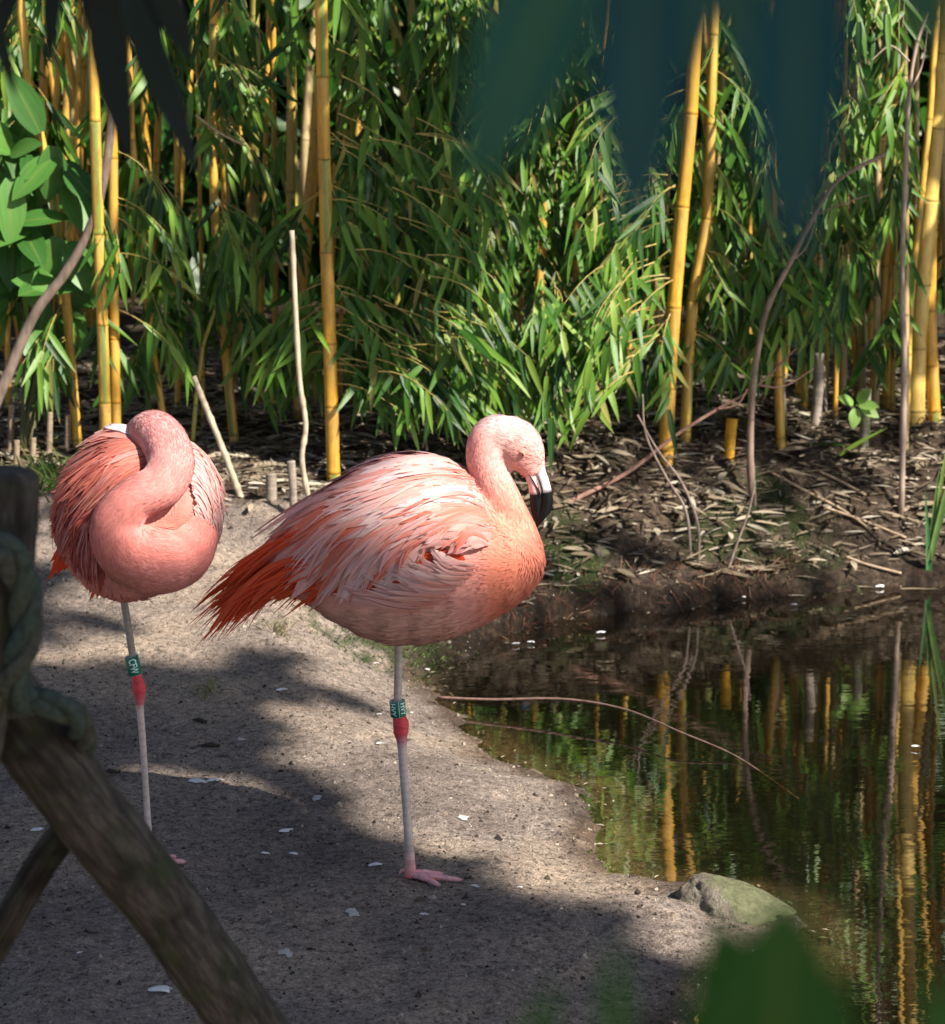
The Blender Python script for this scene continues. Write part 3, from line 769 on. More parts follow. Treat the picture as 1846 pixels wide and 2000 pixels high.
def leg_and_foot(mb, pts, Y, wid, cols, toes, foot_px):
    path = [P(x, y, Y) for x, y in pts]
    g = G(*foot_px); 
    NS = 170
    sp = spline(path, NS); k = np.linspace(0, len(pts) - 1, NS)
    rad = np.interp(k, range(len(pts)), [w / FPX * Y / 2 for w in wid])
    cc = [tuple(np.interp(q, range(len(pts)), [c[m] for c in cols]) for m in range(3)) for q in k]
    red = np.array([c[1] < .16 for c in cc])
    rad = rad * (1 + .022 * np.sin(np.arange(NS) * 2.1) + red * .07 * (vnoise(np.arange(NS) * .35, np.zeros(NS), 1, 61) - .5))
    cc = [tuple(x * (.90 + .14 * ((i % 3) > 0)) * (.8 + .4 * float(vnoise(i * .21, 1.0, 1, 62))) for x in c) for i, c in enumerate(cc)]
    mb.tube([Vector(q) for q in sp], list(rad), 14, cc, mi=1, wob=.05)
    ank = Vector(sp[-1])
    tips = []
    for tx, ty in toes:
        t = G(tx, ty); t.z = hz(t.x, t.y) + .006
        m = ank.lerp(t, .35); m.z = max(hz(m.x, m.y) + .012, ank.z * .45 + t.z * .55)
        m2 = ank.lerp(t, .7); m2.z = hz(m2.x, m2.y) + .011
        pp = [Vector(q) for q in spline([ank + Vector((0, 0, .006)), m, m2, t], 14)]
        rr = [.0085, .0082, .008, .0075, .0074, .0078, .0068, .0064, .0068, .006, .0058, .0055, .004, .0015]
        mb.tube(pp, rr, 8, [FOOTP if q % 4 else (.60, .30, .32) for q in range(13)] + [(.10, .08, .08)], mi=1)
        tips.append(pp)
    for A, B in zip(tips, tips[1:]):          # webs between the toes
        vs = []; fs = []; n = 11; w = 7
        for i in range(n):
            for j in range(w):
                u = j / (w - 1); pull = 1 - .38 * math.sin(math.pi * u)
                ia = i * pull; a = A[int(ia)].lerp(A[min(13, int(ia) + 1)], ia % 1); b_ = B[int(ia)].lerp(B[min(13, int(ia) + 1)], ia % 1)
                q = a.lerp(b_, u); q.z = max(q.z - .002 * math.sin(math.pi * u), hz(q.x, q.y) + .004); vs.append(q)
        for i in range(n - 1):
            for j in range(w - 1):
                k_ = i * w + j; fs.append((k_, k_ + 1, k_ + w + 1, k_ + w))
        top = len(vs); vs += [v - Vector((0, 0, .003)) for v in vs]
        fs += [tuple(x + top for x in reversed(f)) for f in list(fs)]
        mb.add(vs, fs, (.78, .16, .20), mi=1)
    # small hind toe
    h = ank + Vector((-.018, .004, .012)); mb.tube([ank + Vector((0, 0, .016)), h, h + Vector((-.006, 0, -.012))], [.004, .0035, .001], 6, FOOTP, mi=1)
def leg_band(parent, origin, c_px, Y, axis, r, hgt, texts, name_label):
    """plastic ring round the leg with white letters; axis: unit direction down the leg"""
    c = P(*c_px, Y); ax = Vector(axis).normalized()
    fwd = Vector((0, -1, .25)); fwd = (fwd - ax * fwd.dot(ax)).normalized(); rt = ax.cross(fwd); rt = rt if rt.x > 0 else -rt
    mb = MB(); seg = 40; vs = []; fs = []; cs = []
    prof = [(r, -hgt / 2 + .0006, 0), (r, hgt / 2 - .0006, 0), (r - .0006, hgt / 2, 1), (r - .0016, hgt / 2, 1), (r - .0018, hgt / 2 - .001, 1), (r - .0018, -hgt / 2 + .001, 1), (r - .0016, -hgt / 2, 1), (r - .0006, -hgt / 2, 1)]
    GRN = (.004, .125, .075); WH = (.62, .72, .72)
    for rr, z, w in prof:
        for j in range(seg):
            t = 2 * math.pi * j / seg
            vs.append(c + ax * z + (fwd * math.cos(t) + rt * math.sin(t)) * rr); cs.append(WH if w else GRN)
    m = len(prof)
    for i in range(m):
        for j in range(seg):
            fs.append((i * seg + j, i * seg + (j + 1) % seg, ((i + 1) % m) * seg + (j + 1) % seg, ((i + 1) % m) * seg + j))
    mb.add(vs, fs, cs); band = mb.build('leg_band', M_BAND, parent, origin)
    band['label'] = name_label
    for txt, ang, size, span in texts:
        cu = bpy.data.curves.new('t', 'FONT'); cu.body = txt; cu.size = 1; cu.resolution_u = 3
        cu.offset = .012
        to = bpy.data.objects.new('t', cu); COL.objects.link(to)
        dg = bpy.context.evaluated_depsgraph_get(); me = bpy.data.meshes.new_from_object(to.evaluated_get(dg))
        bm = bmesh.new(); bm.from_mesh(me); bmesh.ops.triangulate(bm, faces=bm.faces); bmesh.ops.subdivide_edges(bm, edges=bm.edges, cuts=1)
        X = [v.co.x for v in bm.verts]; Yy = [v.co.y for v in bm.verts]
        x0, x1, y0, y1 = min(X), max(X), min(Yy), max(Yy)
        lv = []
        for v in bm.verts:       # text runs down the leg, letter tops towards the right
            s = ((v.co.x - x0) / (x1 - x0) - .5) * span; h = ((v.co.y - y0) / (y1 - y0) - .5) * size
            t = ang + h / r; lv.append(c + ax * s + (fwd * math.cos(t) + rt * math.sin(t)) * (r + .0005))
        lf = [tuple(w.index for w in f.verts) for f in bm.faces]; bm.free()
        L = MB(); L.add(lv, lf, (.62, .85, .80)); L.build('lettering', M_BAND, band, origin, smooth=False)
        bpy.data.objects.remove(to)
    return c, ax, fwd, rt, band

# ---- the standing flamingo in profile
F1 = G(800, 1718); Y1 = F1.y
e1 = empty('flamingo', F1, 'salmon pink flamingo standing on one leg in profile, neck raised, black-tipped bill down', 'flamingo', 'flamingos resting by the pond')
k1 = Y1 / FPX
secs = [(520, 1075, 1120, .02), (545, 1040, 1142, .055), (600, 990, 1176, .092), (660, 944, 1214, .122), (720, 908, 1243, .142), (780, 890, 1256, .152), (840, 895, 1252, .155),
        (900, 922, 1236, .150), (950, 972, 1214, .135), (1000, 1012, 1186, .110), (1035, 1040, 1158, .078), (1060, 1070, 1120, .036)]
body = MB(); L = []
for x, t, b, w in secs:
    a, c = P(x, t, Y1), P(x, b, Y1); L.append(((a + c) / 2, (a - c) / 2, Vector((0, w, 0))))
loft(body, L, 26)
bvh1 = BVHTree.FromPolygons([Vector(v) for v in body.v], body.f)
neck1 = [(1000, 1125, 60), (1004, 1080, 60), (997, 1040, 53), (983, 1000, 47), (968, 960, 43), (953, 920, 40), (948, 885, 39), (954, 858, 39), (972, 846, 38), (1000, 856, 38)]
NP1 = spline([P(x, y, Y1) for x, y, r in neck1], 60); NR1 = np.interp(np.linspace(0, len(neck1) - 1, 60), range(len(neck1)), [r for _, _, r in neck1]) * k1
body.tube([Vector(p) for p in NP1], list(NR1), 20)
# head: crown, cheek, tapering to the bill base
hd = [(960, 850, 20, 22), (972, 848, 37, 31), (990, 852, 44, 37), (1006, 862, 48, 39), (1020, 878, 46, 37), (1032, 896, 38, 30), (1040, 912, 28, 22), (1046, 926, 21, 17)]
L = []
for i, (x, y, r, d) in enumerate(hd):
    a = P(hd[max(i - 1, 0)][0], hd[max(i - 1, 0)][1], Y1); b = P(hd[min(i + 1, 7)][0], hd[min(i + 1, 7)][1], Y1)
    t = (b - a).normalized(); s = t.cross(Vector((0, 1, 0))).normalized()
    L.append((P(x, y, Y1), s * r * k1, Vector((0, d * k1, 0))))
loft(body, L, 22)
V1, FF1, T1 = remesh(body, .006, 7)
def lerp3(a, b, t): return np.array(a)[None] * (1 - t[:, None]) + np.array(b)[None] * t[:, None]
def neckdist(p, NP):
    d = np.linalg.norm(p[:, None] - NP[None], axis=2); j = d.argmin(1); return j, d[np.arange(len(p)), j]
def col1(p):
    x, y = proj(p); n = len(p)
    c = np.tile(np.array(PINK), (n, 1))
    hf = sm(1010, 860, y) * sm(900, 930, x)                     # paler upwards along the neck
    neck = lerp3((.68, .235, .17), (.72, .42, .39), hf)
    isn = sm(930, 965, x + (y > 1050) * -10 * (y - 1050) / 100)
    c = c * (1 - isn[:, None]) + neck * isn[:, None]
    ch = sm(1040, 1110, y) * sm(900, 1000, x) * sm(1240, 1190, y)      # orange breast
    c = c * (1 - ch[:, None] * .75) + np.array((.64, .20, .125))[None] * ch[:, None] * .75
    be = sm(1150, 1215, y) * sm(960, 860, x)                           # pale belly
    c = c * (1 - be[:, None]) + np.array((.66, .37, .31))[None] * be[:, None]
    ey = np.exp(-(((x - 1022) / 17) ** 2 + ((y - 888) / 17) ** 2))     # warmer skin round the eye
    c = c * (1 - .6 * ey[:, None]) + np.array((.70, .30, .22))[None] * .6 * ey[:, None]
    wh = sm(850, 820, y) * .5
    c = c * (1 - wh[:, None]) + np.array((.76, .54, .53))[None] * wh[:, None]
    m = 1 + (vnoise(p[:, 0] + p[:, 1], p[:, 2], 40, 4) - .5)[:, None] * .22
    return np.clip(c * m, 0, .9)
NT1 = np.gradient(NP1, axis=0); NT1 = -NT1 / np.linalg.norm(NT1, axis=1)[:, None]      # from the head downwards
def flow1(p):
    j, d = neckdist(p, NP1); x, y = proj(p)
    bd = np.stack([np.full(len(p), -1.0), np.zeros(len(p)), -.15 + .5 * sm(1150, 1240, y)], -1)
    bd[:, 2] -= sm(980, 1060, x) * 1.2 * sm(1180, 1100, y)
    w = (sm(1.5, 1.05, d / NR1[j]) * sm(0, 9, j.astype(float)))[:, None]
    f = NT1[j] * w + bd * (1 - w)
    hd_ = (sm(960, 1000, x) * sm(935, 900, y))[:, None]
    return f * (1 - hd_) + np.array([(-.75, 0, .4)]) * hd_
def size1(p):
    j, d = neckdist(p, NP1); x, y = proj(p)
    nk = (sm(1.6, 1.1, d / NR1[j]) * sm(0, 14, j.astype(float))); nk = np.maximum(nk, sm(960, 930, y) * (x > 925))
    br = sm(880, 960, x) * (1 - nk); bo = (1 - nk) * (1 - br)
    return .036 * bo + .020 * br + .011 * nk, .007 * bo + .0036 * br + .002 * nk, .0026 * bo + .0014 * br + .0006 * nk
mb = MB(); mb.v = [tuple(v) for v in V1]; mb.f = list(FF1); mb.m = [0] * len(FF1); mb.c = [tuple(c) for c in col1(V1)]; mb.uv = [(0, 0)] * len(V1)
leg_and_foot(mb, [(778, 1225), (778, 1300), (777, 1370), (778, 1396), (783, 1412), (783, 1430), (785, 1446), (786, 1462), (789, 1510), (794, 1580), (799, 1650), (801, 1690), (801, 1712)], Y1,
             [17, 16, 17, 24, 33, 30, 22, 19, 18, 17, 19, 23, 24], [LEGC, LEGC, LEGC, JOINT, JOINT, JOINT, (.5, .2, .22), LEGP, LEGP, LEGP, LEGP, (.66, .30, .30), (.66, .16, .17)],
             [(862, 1739), (906, 1729), (868, 1715)], (800, 1718))
b1 = mb.build('body', [M_PLUM, M_SKIN], e1, F1)
dv, df, dc, du = down_blades(V1, T1, 40000, flow1, size1, col1)
tag(npmesh('down', dv - np.array(F1), df, M_DOWN, e1, dc, du), kind='stuff')
PK = [PALE, WHT, PALE, PINK]
K_tail = [((650, 1000), (500, 1052), (388, 1172)), ((640, 1045), (505, 1078), (398, 1205)), ((640, 1085), (490, 1108), (400, 1246)), ((660, 1110), (530, 1130), (432, 1215))]
K_hang = [((600, 1080), (500, 1090), (440, 1190)), ((660, 1090), (570, 1110), (495, 1186)), ((700, 1100), (620, 1135), (560, 1180)), ((760, 1110), (690, 1150), (640, 1174))]
K_scap = [((780, 925), (640, 945), (500, 1062)), ((790, 950), (640, 985), (545, 1110)), ((800, 975), (650, 1010), (572, 1150)), ((815, 990), (690, 1035), (622, 1168)), ((835, 1005), (722, 1060), (672, 1152)), ((850, 1015), (765, 1070), (725, 1140)), ((862, 1025), (805, 1065), (775, 1112))]
K_back = [((905, 920), (800, 876), (672, 946)), ((912, 945), (790, 905), (632, 990)), ((915, 965), (800, 935), (640, 1030)), ((918, 985), (810, 960), (690, 1040))]
K_shld = [((925, 985), (880, 945), (780, 990)), ((935, 1005), (870, 985), (770, 1050)), ((942, 1025), (885, 1005), (808, 1072)), ((948, 1042), (895, 1028), (845, 1070)), ((952, 1060), (912, 1046), (872, 1074))]
K_flank = [((930, 1100), (890, 1110), (858, 1078)), ((915, 1118), (860, 1128), (812, 1086)), ((890, 1140), (825, 1148), (768, 1106)), ((860, 1162), (785, 1168), (712, 1134)), ((815, 1182), (735, 1182), (645, 1150))]
rows1 = [
 dict(keys=K_tail, n=44, w=13, off=.0, c0=[RED, ORNG], c1=[RED, ORNG, (.58, .07, .025)], edge=[RED, ORNG], fray=.7, depth=(-.07, .07), jit=11, len=(.66, 1.04)),
 dict(keys=K_hang, n=26, w=13, off=.0, c0=[RED], c1=[RED, ORNG], edge=[ORNG], fray=.6, depth=(-.10, .04), jit=12),
 dict(keys=K_tail, n=110, w=3.2, off=.0, c0=[RED, ORNG], c1=[RED, ORNG], edge=[RED], fray=.3, depth=(-.09, .07), jit=22, len=(.7, 1.08), stuff=True),
 dict(keys=K_hang, n=90, w=3.0, off=.0, c0=[RED], c1=[RED, ORNG], edge=[ORNG], fray=.3, depth=(-.11, .04), jit=18, len=(.7, 1.2), stuff=True),
 dict(keys=[((700, 1050), (600, 1070), (520, 1140)), ((780, 1060), (680, 1100), (620, 1160)), ((860, 1070), (760, 1120), (690, 1150)), ((900, 1085), (840, 1110), (760, 1148))], n=34, w=24, off=.002, c0=[RED, ORNG], c1=[RED, RED, ORNG], edge=[ORNG], fray=.25),
 dict(keys=K_scap, n=72, w=32, off=.006, c0=[PINK, SALM, ORNG], c1=[WHT, PALE, PALE, SALM], edge=[WHT, WHT, PALE, SALM], fray=.10, lift=.008, jit=15),
 dict(keys=K_back, n=50, w=38, off=.010, c0=[PALE, PINK, SALM], c1=[WHT, WHT, PALE, PINK], edge=[WHT, PALE], fray=.09, lift=.004, jit=18, wrap=True, len=(.65, 1.05)),
 dict(keys=K_shld, n=48, w=32, off=.012, c0=[PALE, PINK, SALM], c1=[WHT, PALE, ORNG, PALE], edge=[WHT, PALE, SALM], fray=.10, lift=.005, jit=15, len=(.55, 1.05)),
 dict(keys=K_scap, n=34, w=7, off=.011, c0=[SALM, ORNG, PINK], c1=[WHT, PALE, PINK, SALM], edge=[WHT, SALM], fray=.15, lift=.014, jit=22, stuff=True, len=(.6, 1.08)),
 dict(keys=K_back, n=26, w=7, off=.014, c0=[SALM, ORNG, PINK], c1=[WHT, PALE, WHT], edge=[WHT, PALE], fray=.15, lift=.006, jit=24, stuff=True, wrap=True, len=(.5, 1.05)),
 dict(keys=K_shld, n=26, w=7, off=.016, c0=[SALM, PINK], c1=[WHT, PALE, ORNG, SALM], edge=[WHT, PINK], fray=.15, lift=.006, jit=20, stuff=True, len=(.5, 1.1)),
 dict(keys=K_flank, n=26, w=22, off=.008, c0=[PINK, (.70, .36, .29)], c1=[PALE, WHT], edge=[WHT, PALE], fray=.2, lift=.006, jit=8, len=(.75, 1.1)),
 dict(keys=K_flank, n=24, w=7, off=.012, c0=[PINK, SALM], c1=[PALE, WHT], edge=[WHT, PALE], fray=.2, lift=.012, jit=12, stuff=True, len=(.5, 1.1)),
]
feather_rows(rows1, bvh1, e1, F1, Y1, 298)
# bill: two mandibles, pale at the base, black towards the hooked tip
def mandible(name, cl, wid, dep, shift, black_at, parent, origin, Y, base_c):
    pts = [P(x, y, Y) for x, y in cl]; n = len(pts); mb = MB(); seg = 16; vs = []; cs = []; fs = []
    for i in range(n):
        t = (pts[min(i + 1, n - 1)] - pts[max(i - 1, 0)]).normalized(); s = Vector((0, 1, 0)).cross(t).normalized()
        s = s if s.x > 0 else -s
        for j in range(seg):
            a = 2 * math.pi * j / seg
            vs.append(pts[i] + s * (shift[i] + math.cos(a) * wid[i]) * Y / FPX + Vector((0, math.sin(a) * dep[i] * Y / FPX, 0)))
            cs.append((.004, .0035, .004) if i >= black_at else base_c)
    for i in range(n - 1):
        for j in range(seg):
            j2 = (j + 1) % seg; fs.append((i * seg + j, i * seg + j2, (i + 1) * seg + j2, (i + 1) * seg + j))
    fs.append(tuple(range(seg))[::-1]); fs.append(tuple(range((n - 1) * seg, n * seg)))
    mb.add(vs, fs, cs); return mb.build(name, M_BILL, parent, origin)
cl = [(1041, 908), (1046, 925), (1051, 941), (1054, 955), (1056, 963), (1057, 975), (1056, 988), (1054, 1001), (1052, 1013), (1050, 1022), (1049, 1029)]
mandible('upper_mandible', cl, [13, 12, 12, 12.5, 13, 13.5, 13, 11, 8, 5, 1.5], [15, 14.5, 13.5, 12.5, 12, 11.5, 10.5, 9, 6.5, 4, 1], [9, 9, 9.5, 10, 10, 10.5, 10, 7.5, 4, 1, 0], 4, e1, F1, Y1, (.62, .56, .58))
mandible('lower_mandible', cl[:10], [12, 12, 12, 12.5, 13, 13, 12, 10, 6, 2], [15.5, 15, 14.5, 14, 14, 13.5, 12, 9.5, 6, 2], [-10, -9.5, -9, -9, -9, -9.5, -9, -7, -5, -3], 4, e1, F1, Y1, (.66, .43, .42))
mb = MB(); mb.tube([P(x, y, Y1 - .0155) for x, y in [(1031, 922), (1038, 934), (1046, 947), (1053, 960), (1056, 972)]], [.0008, .0012, .0013, .0016, .001], 6, (.006, .005, .006)); mb.build('gape_line', M_BILL, e1, F1)
mb = MB(); mb.tube([P(x, y, Y1 - .0150) for x, y in [(1051, 930), (1055, 942), (1059, 955), (1060, 966)]], [.0006, .0014, .0015, .001], 6, (.006, .005, .006)); mb.build('nostril', M_BILL, e1, F1)
# nearly closed eye
bv = BVHTree.FromPolygons([Vector(v) for v in V1], FF1)
d = ray(1020, 886).normalized(); hit = bv.ray_cast(Vector((0, 0, CAMZ)), d)
ec = hit[0]; en = hit[1] if hit[1].dot(d) < 0 else -hit[1]
def ellipsoid(mb, c, ax, col, n=10, m=14):
    vs = [c + ax[2]]; fs = []
    for i in range(1, n):
        for j in range(m):
            a = math.pi * i / n; b = 2 * math.pi * j / m
            vs.append(c + ax[0] * math.sin(a) * math.cos(b) + ax[1] * math.sin(a) * math.sin(b) + ax[2] * math.cos(a))
    vs.append(c - ax[2]); 
    for j in range(m): fs.append((0, 1 + j, 1 + (j + 1) % m)); fs.append((len(vs) - 1, 1 + (n - 2) * m + (j + 1) % m, 1 + (n - 2) * m + j))
    for i in range(n - 2):
        for j in range(m):
            fs.append((1 + i * m + j, 1 + (i + 1) * m + j, 1 + (i + 1) * m + (j + 1) % m, 1 + i * m + (j + 1) % m))
    mb.add(vs, fs, col)
ua = (Vector((.55, 0, -.83))); ua = (ua - en * ua.dot(en)).normalized(); ub = en.cross(ua)
mb = MB(); ellipsoid(mb, ec + en * .002, (ua * .0075, ub * .0050, en * .0018), (.60, .25, .19)); lid = mb.build('eyelid', M_PLUM, e1, F1)
mb = MB(); ellipsoid(mb, ec + en * .0040, (ua * .0060, ub * .0022, en * .0016), (.30, .16, .08)); ellipsoid(mb, ec + en * .0050, (ua * .0048, ub * .0018, en * .0014), (.012, .01, .01)); mb.build('eye', M_EYE, e1, F1)
ax = (P(779, 1400, Y1) - P(776, 1365, Y1)).normalized()
leg_band(e1, F1, (777, 1383), Y1, ax, .0162, .0345, [('HVY', -.62, .0125, .026), ('HVY', .80, .0125, .026)], 'green plastic leg ring reading HVY in white')
leg_band_line = MB()
c0 = P(777, 1383, Y1); fw = Vector((0, -1, .2)); fw = (fw - ax * fw.dot(ax)).normalized(); rt = Vector((1, 0, 0)); rt = (rt - ax * rt.dot(ax)).normalized()
dirv = (fw * math.cos(.18) + rt * math.sin(.18)) * .0164
leg_band_line.tube([c0 - ax * .0168 + dirv, c0 + ax * .0168 + dirv], .0005, 6, (.62, .85, .80)); leg_band_line.build('seam', M_BAND, e1, F1)

# ---- the sleeping flamingo facing the camera, head tucked on its back
F2 = G(299, 1698); Y2 = F2.y
e2 = empty('flamingo', F2, 'sleeping pink flamingo on one leg with its neck coiled and head tucked on its back', 'flamingo', 'flamingos resting by the pond')
k2 = Y2 / FPX
body = MB(); L = []
YB = Y2 + .03
for dy, sx, sz, ox, oy in [(-.215, .16, .2, 12, 65), (-.19, .48, .52, 8, 52), (-.15, .72, .74, 5, 35), (-.09, .92, .92, 0, 12), (-.02, 1.0, 1.0, 0, 0), (.07, .99, .98, 0, 0), (.16, .88, .86, -5, 8), (.25, .66, .62, -12, 22), (.33, .40, .36, -18, 40), (.39, .12, .1, -20, 55)]:
    c = P(268 + ox, 997 + oy, YB); c.y = YB + dy
    L.append((c, Vector((0, 0, 156 * k2 * sz)), Vector((161 * k2 * sx, 0, 0))))
loft(body, L, 30)
bvh2 = BVHTree.FromPolygons([Vector(v) for v in body.v], body.f)
neck2 = [(385, 1035, 48, -.10), (352, 1085, 60, -.15), (296, 1096, 66, -.185), (243, 1068, 60, -.20), (229, 1020, 50, -.205), (262, 976, 43, -.205), (312, 950, 45, -.185), (334, 908, 46, -.145), (322, 866, 47, -.095), (298, 846, 47, -.05), (268, 856, 34, .01), (240, 872, 20, .06)]
NP2 = spline([P(x, y, YB + dy) for x, y, r, dy in neck2], 70); NR2 = np.interp(np.linspace(0, len(neck2) - 1, 70), range(len(neck2)), [r for _, _, r, _ in neck2]) * k2
body.tube([Vector(p) for p in NP2], list(NR2), 20)
V2, FF2, T2 = remesh(body, .006, 5)
NT2 = np.gradient(NP2, axis=0); NT2 = -NT2 / np.linalg.norm(NT2, axis=1)[:, None]
def col2(p):
    x, y = proj(p); j, d = neckdist(p, NP2)
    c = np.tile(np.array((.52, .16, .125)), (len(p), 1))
    rt = sm(330, 400, x)  # paler to the right: lit and shaded sides put into the colour
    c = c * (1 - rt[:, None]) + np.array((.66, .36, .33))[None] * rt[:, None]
    w = sm(1.45, 1.1, d / NR2[j]) * (p[:, 1] < YB + .1)
    nk = lerp3((.62, .21, .18), (.58, .26, .25), sm(20, 60, j.astype(float)))
    c = c * (1 - w[:, None]) + nk * w[:, None]
    be = sm(1080, 1140, y)
    c = c * (1 - be[:, None] * .6) + np.array((.56, .23, .20))[None] * be[:, None] * .6
    m = 1 + (vnoise(p[:, 0] * 1.3 + p[:, 1], p[:, 2], 34, 14) - .5)[:, None] * .25
    return np.clip(c * m, 0, .9)
def flow2(p):
    j, d = neckdist(p, NP2); x, y = proj(p)
    w = (sm(1.5, 1.1, d / NR2[j]))[:, None] * (p[:, 1:2] < YB + .1)
    out = np.stack([np.sign(x - 268) * .5, np.full(len(p), .8), np.full(len(p), -.6)], -1)
    return NT2[j] * w + out * (1 - w)
def size2(p):
    j, d = neckdist(p, NP2); nk = sm(1.6, 1.1, d / NR2[j]) * (p[:, 1] < YB + .1)
    return .034 * (1 - nk) + .014 * nk, .007 * (1 - nk) + .0022 * nk, .0022 * (1 - nk) + .0004 * nk
mb = MB(); mb.v = [tuple(v) for v in V2]; mb.f = list(FF2); mb.m = [0] * len(FF2); mb.c = [tuple(c) for c in col2(V2)]; mb.uv = [(0, 0)] * len(V2)
leg_and_foot(mb, [(232, 1120), (243, 1180), (253, 1240), (262, 1300), (268, 1322), (272, 1346), (273, 1372), (274, 1388), (279, 1450), (285, 1540), (291, 1630), (298, 1678), (300, 1692)], Y2,
             [20, 15, 15, 15, 20, 28, 18, 15, 14, 13, 14, 20, 22], [(.22, .20, .18), (.24, .22, .20), (.26, .24, .22), (.3, .25, .24), JOINT, JOINT, (.5, .12, .15), LEGP, LEGP, LEGP, LEGP, FOOTP, JOINT],
             [(330, 1712), (366, 1690), (345, 1680)], (299, 1698))
mb.build('body', [M_PLUM, M_SKIN], e2, F2)
dv, df, dc, du = down_blades(V2, T2, 44000, flow2, size2, col2)
tag(npmesh('down', dv - np.array(F2), df, M_DOWN, e2, dc, du), kind='stuff')
DK = (.36, .06, .045); MR = (.46, .10, .07); LV = (.56, .30, .30)  # left wing's shade put into its deeper reds
K_w1 = [((215, 900), (125, 930), (106, 1050)), ((225, 915), (135, 960), (116, 1090)), ((235, 930), (150, 990), (140, 1115)), ((240, 950), (170, 1020), (165, 1130)), ((240, 980), (190, 1060), (195, 1144))]
K_w2 = [((285, 872), (215, 848), (118, 925)), ((292, 885), (215, 870), (122, 965)), ((295, 905), (225, 890), (140, 1010)), ((296, 925), (235, 910), (165, 1030)), ((290, 945), (245, 940), (200, 1030))]
K_w3 = [((345, 862), (395, 862), (428, 940)), ((352, 885), (400, 895), (432, 985)), ((360, 915), (405, 935), (430, 1030)), ((372, 950), (412, 980), (425, 1070)), ((380, 1000), (410, 1040), (400, 1115))]
rows2 = [
 dict(keys=[((150, 1040), (120, 1070), (90, 1122)), ((170, 1050), (130, 1090), (108, 1128))], n=8, w=15, off=0, c0=[RED], c1=[RED, ORNG], edge=[RED], depth=(.20, .30), fray=.5, jit=7),
 dict(keys=[((200, 1080), (170, 1110), (152, 1130)), ((215, 1110), (190, 1135), (180, 1172)), ((235, 1120), (200, 1140), (190, 1160))], n=8, w=11, off=0, c0=[RED], c1=[RED, ORNG], edge=[RED], depth=(.16, .26), fray=.5, jit=6),
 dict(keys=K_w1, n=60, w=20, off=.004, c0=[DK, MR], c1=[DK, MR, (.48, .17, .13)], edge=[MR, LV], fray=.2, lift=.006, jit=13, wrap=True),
 dict(keys=K_w2, n=66, w=20, off=.010, c0=[SALM, MR], c1=[MR, DK, SALM], edge=[PINK, SALM, MR], fray=.22, lift=.006, jit=14, len=(.6, 1.0), wrap=True),
 dict(keys=[((290, 862), (240, 838), (170, 865)), ((296, 880), (250, 862), (190, 890)), ((298, 905), (262, 890), (215, 930))], n=26, w=15, off=.016, c0=[SALM], c1=[SALM, PINK, MR], edge=[PALE, PINK], fray=.2, lift=.006, jit=11, wrap=True),
 dict(keys=[((268, 872), (236, 842), (206, 856)), ((268, 860), (242, 824), (215, 840))], n=9, w=24, off=.020, c0=[WHT], c1=[(.80, .74, .75)], edge=[(.8, .76, .78)], fray=.15, jit=5),
 dict(keys=K_w3, n=46, w=23, off=.008, c0=[WHT, PALE], c1=[SALM, PINK, PALE, ORNG], edge=[PALE, WHT], fray=.22, lift=.005, jit=12, wrap=True),
 dict(keys=[((395, 1000), (432, 1020), (425, 1075)), ((390, 1030), (420, 1070), (400, 1130)), ((350, 1120), (385, 1130), (388, 1145))], n=18, w=16, off=.010, c0=[PINK], c1=[PALE, WHT, SALM], edge=[PALE], fray=.3, lift=.008, jit=9, wrap=True),
 dict(keys=K_w1, n=70, w=5, off=.012, c0=[DK, MR], c1=[DK, MR, LV, SALM], edge=[MR, LV], fray=.15, lift=.006, jit=18, stuff=True, wrap=True),
 dict(keys=K_w2, n=80, w=5, off=.018, c0=[SALM, MR], c1=[MR, PINK, SALM, DK], edge=[PINK, MR], fray=.15, lift=.006, jit=18, stuff=True, wrap=True, len=(.5, 1.0)),
 dict(keys=K_w3, n=50, w=5, off=.013, c0=[WHT, PALE], c1=[SALM, PINK, WHT], edge=[PALE, WHT], fray=.15, lift=.004, jit=16, stuff=True, wrap=True),
]
feather_rows(rows2, bvh2, e2, F2, YB, 280, mirror=False)
ax = (P(267, 1320, Y2) - P(256, 1278, Y2)).normalized()
leg_band(e2, F2, (260.5, 1299), Y2, ax, .0148, .0405, [('CFW', .15, .0165, .031)], 'green plastic leg ring reading CFW in white')
